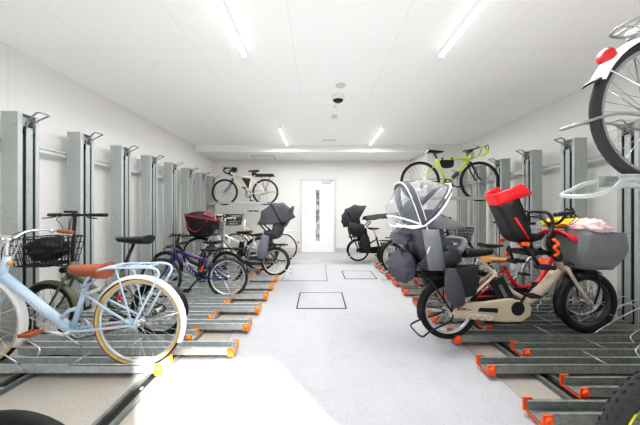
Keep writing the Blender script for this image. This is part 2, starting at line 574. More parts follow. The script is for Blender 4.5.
for k in range(6):
    p = copy_tree(post0)
    p.rotation_euler = (0, 0, pi)
    p.location = (XPR, 2.65 + .66 * k + PW, 0)
    p['label'] = 'tall grey steel rack post along the right wall, %s from the camera' % ORD[k]
    p['group'] = 'rack posts along the right wall'
    right_posts.append(p)

def wall_bar(x, y0, y1, label, xw):
    t = thing('wall_bar', label, 'brace bar', (x, y0, 1.855))
    b = MB()
    L = y1 - y0
    b.box(-.012, .012, 0, L, -.03, -.012).box(-.012, .012, 0, L, .012, .03)
    b.box(-.012, -.006, 0, L, -.012, .012) if xw < 0 else b.box(.006, .012, 0, L, -.012, .012)
    b.build('bar', M['postlight'], t)
    c = MB()
    for q in range(4):
        yy = .25 + q * (L - .5) / 3
        c.box(min(0, xw), max(0, xw), yy - .02, yy + .02, -.015, .015)
    c.build('bracket', M['postlight'], t)
wall_bar(-2.955, 1.2, 7.4, 'long horizontal light grey brace bar behind the left rack posts', -.105)
wall_bar(3.415, 1.2, 6.4, 'long horizontal light grey brace bar behind the right rack posts', .145)

# ---------------------------------------------------------------- floor racks
def beam(x, y0, y1, label):
    t = thing('floor_beam', label, 'floor rail', (x, y0, 0))
    L = y1 - y0
    b = MB()
    b.box(-.06, .06, 0, L, 0, .006)
    b.box(-.06, -.035, 0, L, .006, .032).box(.035, .06, 0, L, .006, .032)
    b.build('beam_channel', M['galvdark'], t)
    MB().box(-.034, .034, .002, L - .002, .006, .010).build('beam_groove', M['dark'], t)
    c = MB()
    y = .35
    while y < L - .1:
        c.lathe((0, y, .010), (0, 0, 1), [(.014, 0), (.014, .010), (0, .010)], 8); y += .45
    c.build('bolt', M['steel'], t)
beam(-1.18, .95, 6.25, 'grey floor rail under the left wheel channels, on the aisle side')
beam(-2.12, .95, 6.25, 'grey floor rail under the left wheel channels, nearer the wall')
beam(1.62, .75, 6.2, 'grey floor rail under the right wheel channels, on the aisle side')
beam(2.62, .75, 6.2, 'grey floor rail under the right wheel channels, nearer the wall')

W2 = .058
def make_channel(length, zb, cap_mat, guide, gm):
    """runs along +x from the orange tip at x=0"""
    t = thing('wheel_channel', 'channel', 'wheel rail')
    b = MB()
    x0 = .02
    b.box(x0, length, -W2, W2, zb, zb + .004)
    for s in (-1, 1):
        y0, y1 = sorted((s * W2, s * (W2 - .004)))
        b.box(x0, length, y0, y1, zb + .004, zb + .058)
        y0, y1 = sorted((s * W2, s * (W2 - .018)))
        b.box(x0, length, y0, y1, zb + .054, zb + .058)
    b.build('channel', gm, t)
    if zb > .036:
        for x in (.49, length - .35):
            MB().box(x, x + .08, -.03, .03, .0335, zb).build('spacer', M['galvdark'], t)
    c = MB()
    prof = [(-.067, .064), (-.065, -.006), (-.030, -.012), (.030, -.012), (.065, -.006), (.067, .064)]
    rows = []
    for x in (.006, .060):
        e = 1.03 if x < .03 else 1.0
        rows.append([V((x + (.012 if abs(y) < .05 and x < .03 else 0), y * e, zb + z)) for y, z in prof])
    c.grid(rows, sm=False)
    c.build('end_cap', cap_mat, t, solid=.009)
    for sy in (-1, 1):
        MB().lathe((.034, sy * .070, zb + .034), (0, sy, 0), [(.024, 0), (.022, .012), (.010, .016), (0, .016)], 12).build('cap_stud', cap_mat, t)
    if guide:
        g = MB()
        for s in (-1, 1):
            g.tube(cr([(length - .52, s * .05, zb + .05), (length - .50, s * .085, zb + .11), (length - .30, s * .075, zb + .22),
                       (length - .08, s * .05, zb + .30), (length - .02, s * .04, zb + .26), (length - .02, s * .03, zb + .05)], 5), .0045, 7)
        g.tube([(length - .30, -.075, zb + .22), (length - .30, .075, zb + .22)], .004, 6)
        g.build('wheel_guide', M['steel'], t)
        g = MB()
        g.tube(cr([(length - .85, -.05, zb + .05), (length - .93, -.07, zb + .09), (length - .95, 0, zb + .10), (length - .93, .07, zb + .09), (length - .85, .05, zb + .05)], 5), .0045, 7)
        g.build('wheel_stop', M['steel'], t)
    return t
LOW, HIGH = .0345, .040
def rows_of(side):
    sgn = 1 if side == 'right' else -1
    capm = M['orange'] if side == 'right' else M['orangesunlit']
    gm = M['galv'] if side == 'right' else M['galvsunlit']
    longp = make_channel(1.75, HIGH, capm, True, gm)
    lowp = make_channel(1.55, LOW, capm, True, gm)
    if side == 'right':
        spots_h = [1.475 + .452 * k for k in range(10)]
        spots_l = [1.70 + .452 * k for k in range(9)]
        xh, xl = 1.20, 1.628
    else:
        spots_h = [2.168 + .452 * k for k in range(6)]
        spots_l = [1.94 + .452 * k for k in range(10)]
        xh, xl = -.668, -1.11
    for proto, spots, x, kind in ((longp, spots_h, xh, 'jutting into the aisle'), (lowp, spots_l, xl, 'set back')):
        for k, y in enumerate(spots):
            o = proto if k == 0 else copy_tree(proto)
            o.location = (x, y, 0)
            o.rotation_euler = (0, 0, 0 if sgn > 0 else pi)
            o['label'] = 'galvanised wheel channel on the %s, %s from the camera among those %s' % (
                side, ORD[k], kind)
            o['group'] = 'wheel channels on the %s' % side
rows_of('right')
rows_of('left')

def upper_arm(x_wall, x_tip, y, z, ypost, label):
    """cantilevered upper tray between a rack post and the aisle"""
    t = thing('upper_rail', label, 'bike tray', (x_wall, y, z))
    L = abs(x_tip - x_wall); s = 1 if x_tip > x_wall else -1
    b = MB()
    xs = sorted((0, s * L))
    b.box(xs[0], xs[1], -.045, -.041, 0, .055).box(xs[0], xs[1], .041, .045, 0, .055)
    b.box(xs[0], xs[0] + .05, -.041, .041, 0, .004).box(xs[1] - .05, xs[1], -.041, .041, 0, .004)
    b.box((xs[0] + xs[1]) / 2 - .1, (xs[0] + xs[1]) / 2 + .1, -.041, .041, 0, .004)
    b.build('tray_channel', M['post'], t)
    k = MB()
    dy = ypost - y
    y0, y1 = sorted((-.05, dy + .02))
    xx = sorted((-.04 * s, .012 * s))
    k.box(xx[0], xx[1], y0, y1, -.03, .07)
    k.build('tray_bracket', M['postmid'], t, bevel=.004)
    h = MB()
    h.tube(cr([(s * (L - .10), -.045, .03), (s * (L - .01), -.055, .03), (s * (L + .05), -.07, -.01), (s * (L + .12), -.075, -.035), (s * (L + .155), -.055, -.042),
               (s * (L + .165), 0, -.040), (s * (L + .155), .055, -.030), (s * (L + .10), .07, -.008), (s * (L + .03), .065, .025), (s * (L - .05), .05, .035), (s * (L - .10), .045, .03)], 5), .010, 9)
    h.build('pull_handle', M['post'], t)
    kb = MB().lathe((s * (L - .10), -.05, .03), (0, -1, 0), [(.020, 0), (.020, .014), (.012, .02), (0, .02)], 12)
    kb.build('knob', M['blackplastic'], t)
    g = MB()
    g.tube(cr([(s * (L - .34), -.05, .05), (s * (L - .30), -.06, .24), (s * (L - .02), -.055, .31), (s * (L + .16), -.05, .275),
               (s * (L + .18), 0, .27), (s * (L + .16), .05, .275), (s * (L - .02), .055, .31), (s * (L - .30), .06, .24), (s * (L - .34), .05, .05)], 5), .006, 8)
    g.build('wheel_hoop', M['loop'], t)
upper_arm(3.19, 1.30, 1.174, 1.305, 1.42, 'near upper bike tray with bent pull handle, high on the right')
upper_arm(3.19, 1.55, 4.40, 1.385, 4.70, 'upper bike tray under the lime racing bike on the right')
upper_arm(-2.73, -1.15, 6.60, 1.375, 6.98, 'upper bike tray under the black touring bike on the left')

# ---------------------------------------------------------------- bicycles
# local axes of a bicycle: x forward from the rear axle, y to its left, z up from the tyre contact
def make_wheel(root, x, R, tw=.020, tire=None, side=None, rim=None, spokes=28, hubm=None, fat=1.0):
    tire = tire or M['rubber']; rim = rim or M['silver']
    w = MB()
    rr = R - 2 * tw * .85
    w.lathe((0, 0, 0), (0, 1, 0), [(rr + .004, -tw * .62), (rr - .016, -tw * .45), (rr - .020, 0), (rr - .016, tw * .45), (rr + .004, tw * .62)], 44, close=True)
    sr = .0015
    for i in range(spokes):
        a = 2 * pi * i / spokes
        s = 1 if i % 2 else -1
        off = .55 if (i // 2) % 2 else -.55
        p0 = V((.026 * cos(a + off), s * .030, .026 * sin(a + off)))
        p1 = V(((rr - .015) * cos(a), s * .002, (rr - .015) * sin(a)))
        w.tube([p0, p1], sr, 4, caps=False)
    wo = w.build('wheel', [rim], root, loc=(x, 0, R))
    n = 9
    prof, mis = [], []
    for j in range(n + 1):
        a = -.80 * pi + 1.60 * pi * j / n
        prof.append((R - tw + tw * cos(a), tw * fat * sin(a)))
    for j in range(n):
        mis.append(1 if (side and (j <= 1 or j >= n - 2)) else 0)
    T = MB().lathe((0, 0, 0), (0, 1, 0), prof, 48, close=True, mis=mis + [0])
    T.build('tire', [tire, side] if side else [tire], wo)
    h = MB().lathe((0, 0, 0), (0, 1, 0), [(.008, -.058), (.008, -.036), (.028, -.034), (.028, -.028), (.016, -.024), (.016, .024), (.028, .028), (.028, .034), (.008, .036), (.008, .058)], 14)
    h.build('hub', hubm or M['steel'], wo)
    return wo

def arc(c, r, a0, a1, n=14):
    return [(c[0] + r * cos(rad(a0 + (a1 - a0) * i / n)), c[1] + r * sin(rad(a0 + (a1 - a0) * i / n))) for i in range(n + 1)]

def make_guard(root, cx, R, a0, a1, m, w=.034, gap=.014, stay_m=None, stay_at=None):
    rows = []
    for i in range(19):
        a = rad(a0 + (a1 - a0) * i / 18)
        row = []
        for j in range(7):
            q = -1 + 2 * j / 6
            r = R + gap - .022 * q * q
            row.append(V((cx + r * cos(a), w * q, R + r * sin(a))))
        rows.append(row)
    g = MB().grid(rows)
    o = g.build('mudguard', m, root, solid=.003)
    if stay_m:
        s = MB()
        a = rad(stay_at)
        for sy in (-1, 1):
            s.tube([(cx, sy * .055, R), (cx + (R + gap - .012) * cos(a), sy * w, R + (R + gap - .012) * sin(a))], .0028, 6)
        s.build('mudguard_stay', stay_m, o)
    return o

def make_saddle(root, x, z, m, L=.26, W=.085, post_to=None, post_m=None, spring=False, thick=.058):
    """x,z: middle of the saddle top"""
    rows = []
    N = 12
    for i in range(N + 1):
        t = i / N                       # 0 tail .. 1 nose
        w = W * (1 - t) ** .55 * (1 if t < .9 else 1) + .018
        if t < .1: w *= .86
        px = x - L * .5 + L * t
        top = z + .012 * (1 - t) ** 3 - .008 * t
        th = thick * (1 - .50 * t)
        if t > .97: th *= .6
        ring = []
        for j in range(12):
            a = 2 * pi * j / 12
            yy = w * cos(a)
            zz = sin(a)
            zz = top - th * .35 + (th * .35 * zz if zz > 0 else th * .65 * zz)
            ring.append(V((px, yy, zz)))
        rows.append(ring)
    s = MB().grid(rows, closed=True, cap=True)
    o = s.build('saddle', m, root)
    r = MB()
    for sy in (-1, 1):
        r.tube([(x - L * .38, sy * .03, z - .045), (x - L * .1, sy * .022, z - .058), (x + L * .1, sy * .022, z - .058), (x + L * .42, 0, z - .025)], .0035, 6)
    if spring:
        for sy in (-1, 1):
            r.lathe((x - L * .36, sy * .045, z - .075), (0, 0, 1), [(.014, 0), (.016, .006), (.012, .012), (.016, .018), (.012, .024), (.016, .03), (.014, .036)], 10)
    r.build('saddle_rail', M['chrome'], o)
    if post_to:
        p = MB()
        p.tube([(post_to[0], 0, post_to[1]), (x - .01, 0, z - .062)], .0136, 10)
        p.box(x - .03, x + .015, -.02, .02, z - .072, z - .052)
        p.build('seat_post', post_m or M['silver'], root)
    return o

def grip_tube(root, pts, m, r=.0155, name='grip'):
    return MB().tube(pts, r, 10).build(name, m, root)

def make_bars(root, kind, x, z, bar_m, grip_m, stem_from, stem_m=None, turn=0.0, width=.28, lever_m=None, rise=.05):
    """x,z clamp position; stem_from = (x,z) of head tube top"""
    c = V((x, 0, z))
    Rz = Matrix.Rotation(turn, 4, 'Z')
    def P(a):
        return c + Rz @ V(a)
    b = MB()
    grips, levers = [], []
    if kind == 'swept':
        for s in (-1, 1):
            path = cr([P((0, 0, 0)), P((.015, s * .06, .012)), P((.02, s * .14, rise)), P((-.03, s * width * .86, rise + .012)), P((-.10, s * width, rise)), P((-.23, s * width * 1.03, rise - .012))], 5)
            b.tube(path, .011, 9)
            grips.append([P((-.12, s * width * 1.01, rise - .002)), P((-.24, s * width * 1.035, rise - .014))])
            levers.append(cr([P((-.075, s * width * .97, rise)), P((-.085, s * (width + .03), rise - .03)), P((-.20, s * (width + .045), rise - .04))], 4))
    elif kind in ('flat', 'riser'):
        up = .05 if kind == 'riser' else 0.0
        for s in (-1, 1):
            path = cr([P((0, 0, 0)), P((0, s * .06, .0)), P((0, s * .12, up)), P((-.02, s * width, up))], 5)
            b.tube(path, .011, 9)
            grips.append([P((-.012, s * (width - .125), up)), P((-.021, s * (width + .005), up))])
            levers.append(cr([P((0, s * (width - .145), up)), P((.045, s * (width - .12), up - .02)), P((.05, s * (width - .02), up - .03))], 4))
    elif kind == 'drop':
        for s in (-1, 1):
            path = cr([P((0, 0, 0)), P((0, s * .17, 0)), P((.05, s * .20, .005)), P((.11, s * .205, -.02)), P((.125, s * .21, -.075)), P((.07, s * .215, -.125)), P((-.03, s * .22, -.135))], 6)
            b.tube(path, .0115, 9)
            grips.append(path[8:])
            levers.append(cr([P((.10, s * .205, .005)), P((.135, s * .205, .035)), P((.15, s * .205, .0)), P((.14, s * .21, -.09))], 5))
    o = b.build('handlebar', bar_m, root)
    for g in grips: grip_tube(o, g, grip_m, .0165 if kind == 'drop' else .0155)
    for l in levers:
        L = MB().tube(l, .0055, 7)
        L.ell(l[0], (.02, .016, .018), 10, 6)
        L.build('brake_lever', lever_m or M['blackplastic'], o)
    st = MB()
    st.tube(cr([(stem_from[0], 0, stem_from[1]), (stem_from[0] * .55 + x * .45 - .0, 0, stem_from[1] * .4 + z * .6), (x, 0, z)], 4), .0135, 10)
    st.lathe((x, -.022, z), (0, 1, 0), [(.019, 0), (.019, .044)], 12)
    st.build('stem', stem_m or bar_m, root)
    return o

def make_frame(root, tubes, m, stay_top, bb, R, stay_r=.009, name='frame', stays=True, stay_top2=None):
    f = MB()
    for pts, r in tubes:
        f.tube([V((p[0], p[2] if len(p) > 2 else 0, p[1])) for p in pts], r, 12)
    f.lathe((bb[0], -.036, bb[1]), (0, 1, 0), [(.022, 0), (.022, .072)], 14)
    if stays:
        for s in (-1, 1):
            f.tube(cr([(stay_top[0], s * .022, stay_top[1]), (stay_top[0] * .55, s * .05, stay_top[1] * .55 + R * .45), (0, s * .062, R)], 4), stay_r * .85, 8)
            f.tube(cr([(bb[0] - .01, s * .03, bb[1]), (bb[0] * .55, s * .05, bb[1] * .55 + R * .45), (0, s * .062, R)], 4), stay_r, 8)
            f.box(-.02, .02, s * .062 - .003, s * .062 + .003, R - .022, R + .022)
    return f.build(name, m, root)

def make_fork(root, crown, L, R, m, r=.012, name='fork'):
    f = MB()
    d = V((L - crown[0], 0, R - crown[1]))
    for s in (-1, 1):
        f.tube(cr([(crown[0], s * .02, crown[1] + .015), (crown[0] + .004, s * .05, crown[1] - .02), (crown[0] + d.x * .42, s * .056, crown[1] + d.z * .55), (crown[0] + d.x * .72, s * .058, crown[1] + d.z * .83), (L, s * .060, R)], 4),
               [r * (1 - .035 * i / 1.6) if i < 16 else r * .65 for i in range(17)], 9)
    f.tube([(crown[0], -.05, crown[1]), (crown[0], .05, crown[1])], r * 1.25, 9)
    return f.build(name, m, root)

def make_crank(root, bb, ang, m=None, ring=.085, pedal_m=None, arm=.165, ring_m=None, crankside=-1):
    c = MB()
    ysd = crankside
    c.lathe((bb[0], ysd * .046, bb[1]), (0, 1, 0), [(ring, -.002), (ring, .002), (ring * .8, .0025), (ring * .8, -.0025)], 28, close=True)
    for k in range(5):
        a = rad(ang) + 2 * pi * k / 5
        c.tube([(bb[0], ysd * .046, bb[1]), (bb[0] + ring * .85 * cos(a), ysd * .046, bb[1] + ring * .85 * sin(a))], .006, 6)
    c.lathe((bb[0], -.075, bb[1]), (0, 1, 0), [(.014, 0), (.014, .15)], 12)
    ends = []
    for s, a in ((-1, rad(ang)), (1, rad(ang + 180))):
        e = (bb[0] + arm * cos(a), s * .085, bb[1] + arm * sin(a))
        c.tube([(bb[0], s * .068, bb[1]), e], [.013, .010], 8)
        ends.append((e, s))
    o = c.build('crank', m or M['silver'], root)
    for e, s in ends:
        p = MB()
        y0, y1 = sorted((s * .095, s * .185))
        p.box(e[0] - .045, e[0] - .028, y0, y1, e[2] - .012, e[2] + .012)
        p.box(e[0] + .028, e[0] + .045, y0, y1, e[2] - .012, e[2] + .012)
        p.box(e[0] - .03, e[0] + .03, y0, y0 + .012, e[2] - .010, e[2] + .010)
        p.box(e[0] - .03, e[0] + .03, y1 - .012, y1, e[2] - .010, e[2] + .010)
        p.tube([(e[0], s * .08, e[2]), (e[0], s * .18, e[2])], .010, 8)
        p.build('pedal', pedal_m or M['blackplastic'], o, bevel=.003)
    return o

def make_chain(root, bb, R, r1=.082, r2=.035, y=-.046, m=None):
    pts = []
    for a in range(-90, 91, 18): pts.append((bb[0] + r1 * cos(rad(a)), y, bb[1] + r1 * sin(rad(a))))
    for a in range(90, 271, 18): pts.append((r2 * cos(rad(a)), y, R + r2 * sin(rad(a))))
    c = MB().tube(pts, .0042, 6, closed=True)
    c.lathe((0, y - .004, R), (0, 1, 0), [(r2, 0), (r2, .012), (.02, .014), (.02, -.002)], 18, close=True)
    return c.build('chain', m or M['greyplastic'], root)

def make_chaincase(root, bb, R, m, r1=.10, r2=.055, y=-.052):
    poly = []
    for a in range(-90, 91, 15): poly.append((bb[0] + r1 * cos(rad(a)), bb[1] + r1 * sin(rad(a))))
    for a in range(90, 271, 15): poly.append((r2 * cos(rad(a)), R + r2 * sin(rad(a))))
    b = MB().prism(poly, y - .012, y + .016)
    return b.build('chain_case', m, root, bevel=.006)

def rring(cx, cy, z, hx, hy, r, n=5, tilt=0.0):
    out = []
    for sx, sy, a0 in ((1, 1, 0), (-1, 1, 90), (-1, -1, 180), (1, -1, 270)):
        for i in range(n):
            a = rad(a0 + 90 * i / (n - 1))
            out.append(V((cx + sx * (hx - r) + r * cos(a), cy + sy * (hy - r) + r * sin(a), z + tilt * (cx + sx * (hx - r) + r * cos(a) - cx))))
    return out

def make_wire_basket(root, x, z0, z1, hx0, hx1, hy0, hy1, m, rw=.0022, nh=4, nv=9):
    b = MB()
    lev = []
    for i in range(nh + 1):
        t = i / nh
        ring = rring(x, 0, z0 + (z1 - z0) * t, hx0 + (hx1 - hx0) * t, hy0 + (hy1 - hy0) * t, .035, 4)
        lev.append(ring)
        b.tube(ring, rw * (2.0 if i == nh else 1.0), 5, closed=True)
    def quad(t, u, face):
        hx = hx0 + (hx1 - hx0) * t; hy = hy0 + (hy1 - hy0) * t; z = z0 + (z1 - z0) * t
        return {'f': V((x + hx, u * hy * .9, z)), 'b': V((x - hx, u * hy * .9, z)), 'l': V((x + u * hx * .9, hy, z)), 'r': V((x + u * hx * .9, -hy, z))}[face]
    for face in 'fblr':
        for k in range(nv):
            u = -1 + 2 * k / (nv - 1)
            b.tube([quad(0, u, face), quad(1, u, face)], rw, 4, caps=False)
    for k in range(nv):
        u = -.9 + 1.8 * k / (nv - 1)
        b.tube([(x - hx0, u * hy0, z0), (x + hx0, u * hy0, z0)], rw, 4, caps=False)
    for k in range(5):
        u = -.9 + 1.8 * k / 4
        b.tube([(x + u * hx0, -hy0, z0), (x + u * hx0, hy0, z0)], rw, 4, caps=False)
    return b.build('basket', m, root)

def make_carrier(root, R, x0, x1, z, m, w=.065, r=.006, slats=4):
    b = MB()
    loop = cr([(x0, -w * .55, z - .01), (x0 - .10, -w, z), (x1 + .06, -w, z), (x1, -w * .4, z), (x1, w * .4, z), (x1 + .06, w, z), (x0 - .10, w, z), (x0, w * .55, z - .01)], 5)
    b.tube(loop, r, 8)
    for k in range(slats):
        xx = x0 - .08 + (x1 - x0 + .12) * k / max(1, slats - 1)
        b.tube([(xx, -w, z), (xx, w, z)], r * .75, 7)
    b.tube([(x0 - .04, 0, z + .001), (x1, 0, z + .001)], r * .7, 7)
    for s in (-1, 1):
        b.tube([(x1 + .12, s * w, z), (0, s * .066, R)], r * .85, 7)
        b.tube([(x0 - .16, s * w, z), (0, s * .066, R)], r * .7, 7)
    return b.build('carrier', m, root)

def make_stand(root, R, m, drop=.5):
    b = MB()
    b.tube(cr([(0, .07, R - .01), (-.02, .085, R * .75), (-.20, .11, .13), (-.28, .125, .085)], 4), .008, 8)
    b.tube(cr([(-.28, .125, .085), (-.30, .08, .08), (-.30, -.08, .08), (-.28, -.125, .085)], 4), .008, 8)
    b.tube(cr([(0, -.07, R - .01), (-.02, -.085, R * .75), (-.20, -.11, .13), (-.28, -.125, .085)], 4), .008, 8)
    return b.build('parking_stand', m, root)

def make_cables(root, bar, crown, n=3, spread=.16):
    b = MB()
    for k in range(n):
        s = (-1, 1, -1)[k % 3] * (1 - .25 * (k // 2))
        b.tube(cr([(bar[0] - .02, s * spread, bar[1] + .03), (bar[0] + .09, s * spread * .8, bar[1] - .01), (bar[0] + .08, s * spread * .3, bar[1] - .12), (crown[0] + .02, s * .03, crown[1] + .03)], 6), .0028, 6)
    return b.build('brake_cable', M['blackplastic'], root)

def bottle(root, p, q, m, r=.035):
    a = V(p); c = V(q)
    d = c - a
    L = d.length
    b = MB().lathe(a, d, [(r * .9, 0), (r, .01), (r, L * .7), (r * .8, L * .78), (r * .45, L * .85), (r * .45, L), (0, L)], 14)
    return b.build('water_bottle', m, root)

def bike(label, X, Y, zb, face, yaw=0.0, lean=0.0, group=None):
    t = thing('bicycle', label, 'bicycle', (X, Y, zb), 0, group)
    t.rotation_euler = (rad(lean), 0, rad(yaw) + (0 if face > 0 else pi))
    return t

# ---- child seats -------------------------------------------------------------
def seat_shell(name, parent, path, w, wing, m, k=4, wing_of=None, th=.012):
    P = cr([(x, 0, z) for x, z in path], k)
    rows = []
    n = len(P)
    for i, p in enumerate(P):
        a = P[max(0, i - 1)]; b = P[min(n - 1, i + 1)]
        t = (b - a).normalized()
        nr = V((t.z, 0, -t.x))
        u = i / (n - 1)
        wg = wing * (wing_of(u) if wing_of else 1)
        ww = w * (1 - .10 * (2 * u - 1) ** 2)
        row = []
        for j in range(11):
            q = -1 + 2 * j / 10
            y = ww * (q if abs(q) < .7 else math.copysign(.7 + (abs(q) - .7) * .75, q))
            h = wg * max(0, (abs(q) - .45) / .55) ** 1.6
            row.append(p + V((0, y, 0)) + nr * h)
        rows.append(row)
    return MB().grid(rows).build(name, m, parent, solid=th)

def fan(name, parent, piv, a0, a1, r0, r1, w, m, n=12, gores=3, sag=.05, th=.003, rim=None, ribs=None):
    """folding canopy: half hoops turning about a pivot axis along y"""
    rows = []
    for i in range(n + 1):
        t = i / n
        a = rad(a0 + (a1 - a0) * t)
        r = r0 + (r1 - r0) * t
        sg = 1 - sag * abs(sin(pi * t * gores))
        row = []
        for j in range(13):
            q = pi * j / 12
            rr = r * sg * (sin(q) ** .7 if sin(q) > 0 else 0)
            row.append(V((piv[0] + rr * cos(a), w * (cos(q) * (abs(cos(q)) ** -.25 if abs(cos(q)) > 1e-6 else 0)), piv[1] + rr * sin(a))))
        rows.append(row)
    b = MB().grid(rows)
    o = b.build(name, m, parent, solid=th)
    if rim:
        e = MB()
        for i in (ribs or (0, n)):
            e.tube(rows[i], .008, 7)
        e.build('canopy_rib', rim, o)
    return o, rows

def ell_leg(parent, name, pts, r, m, flat):
    return MB().tube(cr(pts, 5), r, 12, flat=flat).build(name, m, parent)

def lumpy(name, parent, c, r, m, amp=.12, freq=5.0, seed=0.0, tag_=None, folds=0.0, n=36, k=24):
    def f(d):
        q = noise.noise(V((d.x, d.y, d.z)) * freq * .5 + V((seed, seed * 1.7, 3.1)))
        q2 = abs(noise.noise(V((d.x * freq * .8, d.y * freq * .8, d.z * freq * .3)) + V((seed, 0, 0)))) + .4 * abs(noise.noise(V((d.x * freq, d.y * freq, d.z * freq * .4)) * 2.1 + V((seed, 2, 0))))
        return 1 + amp * q - folds * q2
    b = MB().ell((0, 0, 0), r, n, k, 0, f)
    return b.build(name, m, parent, loc=c)

# ============================================================ LEFT ROW
# -- pale blue city bicycle, front left
def bike_blue():
    R, L = .335, 1.19
    t = bike('pale blue city bicycle with brown saddle and white mudguards, front left', -1.335, 1.955, LOW + .004, -1)
    bb = (.495, .27); st = (.385, .60); hd = (.905, .755); hb = (.935, .61)
    make_frame(t, [([(.50, .27), (.385, .63)], .0185), ([(.515, .275), (.60, .345), (1.015, .675)], .034),
                   ([(.985, .82), (1.035, .60)], .024), ([(.44, .44), (.52, .42), (.60, .345)], .016)], M['skyblue'], (.40, .56), bb, R, .010)
    make_fork(t, (1.037, .60), L, R, M['skyblue'], .014)
    for x in (0, L):
        make_wheel(t, x, R, .019, M['rubber'], M['gum'], M['silver'], 32)
    make_guard(t, 0, R, 30, 205, M['white'], .034, .016, M['chrome'], 165)
    make_guard(t, L, R, 45, 212, M['white'], .034, .016, M['chrome'], 160)
    make_saddle(t, .38, .765, M['brown'], .28, .095, (.385, .63), M['chrome'], True, .12)
    make_bars(t, 'swept', .975, .945, M['chrome'], M['brown'], (.985, .82), M['chrome'], 0, .25, M['silver'], .05)
    make_crank(t, bb, 195, M['silver'], .085, M['brown'])
    make_chain(t, bb, R)
    # hooped carrier
    c = MB()
    for s in (-1, 1):
        c.tube(cr([(.40, s * .03, .60), (.30, s * .07, .70), (.20, s * .082, .748), (.0, s * .085, .755), (-.14, s * .085, .755), (-.195, s * .083, .725), (-.175, s * .08, .66), (-.09, s * .074, .50), (0, s * .068, R)], 5), .0085, 9)
        c.tube([(.11, s * .084, .752), (0, s * .068, R)], .0055, 8)
    for x in (.16, .03, -.10):
        c.tube([(x, -.084, .753), (x, .084, .753)], .006, 8)
    c.tube(cr([(.24, -.08, .735), (.20, 0, .752), (.24, .08, .735)], 4), .006, 8)
    c.tube([(.20, 0, .752), (-.10, 0, .754)], .005, 8)
    c.build('carrier', M['skyblue'], t)
    make_wire_basket(t, 1.23, .70, .96, .11, .17, .13, .19, M['chrome'])
    make_cables(t, (1.0, .98), (1.03, .66), 2)
    lk = MB().box(.32, .36, -.05, .05, .55, .575).build('ring_lock', M['silver'], t, bevel=.006)
    am = MB().ell((.962, 0, .775), (.012, .02, .02), 10, 6).build('head_badge', M['tan'], t)
    # lettering strokes on the down tube (illegible pale script)
    d = MB()
    for k in range(10):
        u = .66 + .022 * k
        z = .363 + (u - .60) * .795
        d.tube([(u, .0335, z - .012), (u + .008, .0342, z + .012)], .0016, 4)
        d.tube([(u + .008, .0342, z + .012), (u + .014, .0335, z + .000)], .0016, 4)
    d.build('lettering', M['white'], t)
bike_blue()

# -- olive folding bicycle with black basket, behind it
def bike_fold():
    R, L = .255, 1.0
    t = bike('olive folding bicycle with tall black handlebar stem, behind the pale blue bicycle', -1.46, 2.40, LOW + .004, -1)
    bb = (.42, .29)
    make_frame(t, [([(.42, .29), (.33, .62)], .019), ([(.40, .36), (.55, .42), (.80, .60)], .026), ([(.785, .70), (.825, .545)], .026)], M['olive'], (.345, .55), bb, R, .010)
    make_fork(t, (.83, .545), L, R, M['olive'], .013)
    for x in (0, L): make_wheel(t, x, R, .024, M['rubber'], None, M['black'], 24)
    make_guard(t, 0, R, 25, 190, M['black'], .036, .016)
    make_guard(t, L, R, 40, 200, M['olive'], .036, .018)
    make_saddle(t, .235, .93, M['black'], .30, .085, (.33, .62), M['black'], False, .085)
    make_bars(t, 'flat', .765, 1.125, M['black'], M['blackplastic'], (.79, .70), M['black'], pi / 2 - .12, .30, M['black'])
    ph = MB().box(.77, .84, -.035, .035, 1.145, 1.165).build('phone_holder', M['black'], t, bevel=.006)
    make_crank(t, bb, 20, M['black'], .075)
    make_chain(t, bb, R)
    make_wire_basket(t, 1.01, .68, .92, .15, .19, .15, .19, M['black'], .003)
    br = MB()
    for s in (-1, 1): br.tube([(.80, s * .02, .66), (.90, s * .08, .68), (1.08, s * .08, .68)], .007, 7)
    br.build('basket_bracket', M['black'], t)
    rf = MB().lathe((-.02, 0, 0), (1, 0, 0), [(.028, 0), (.028, .012), (0, .014)], 14).build('reflector', M['reflector'], t, loc=(.335, .05, .385))
    make_cables(t, (.765, 1.1), (.84, .56), 3, .10)
    lt = MB().lathe((0, 0, 0), (1, 0, 0), [(.02, -.03), (.026, .0), (.026, .03), (0, .03)], 12).build('headlamp', M['black'], t, loc=(.86, 0, .62))
bike_fold()
bg = lumpy('bag', None, (-1.46 - 1.005, 2.40, .855), (.155, .14, .115), M['toteblack'], .25, 6, 2.0, folds=.25)
tag(bg, 'black crumpled bag inside the black wire basket of the olive folding bicycle', 'bag')

# -- bicycle whose tyre just enters at the bottom left
def bike_corner_left():
    R, L = .298, .98
    t = bike('bicycle at bottom left corner with only its black rear tyre in view', -.94, .79, .0, -1)
    bb = (.41, .27)
    make_frame(t, [([(.41, .27), (.28, .60)], .016), ([(.41, .27), (.76, .58)], .018), ([(.28, .58), (.755, .66)], .015), ([(.74, .70), (.785, .55)], .02)], M['greypaint'], (.29, .57), bb, R)
    make_fork(t, (.79, .55), L, R, M['greypaint'])
    for x in (0, L): make_wheel(t, x, R, .026, M['rubber'], None, M['silver'], 28)
    make_saddle(t, .25, .74, M['black'], .26, .08, (.28, .60))
    make_bars(t, 'flat', .76, .80, M['black'], M['blackplastic'], (.74, .70))
    make_crank(t, bb, 30); make_chain(t, bb, R)
bike_corner_left()

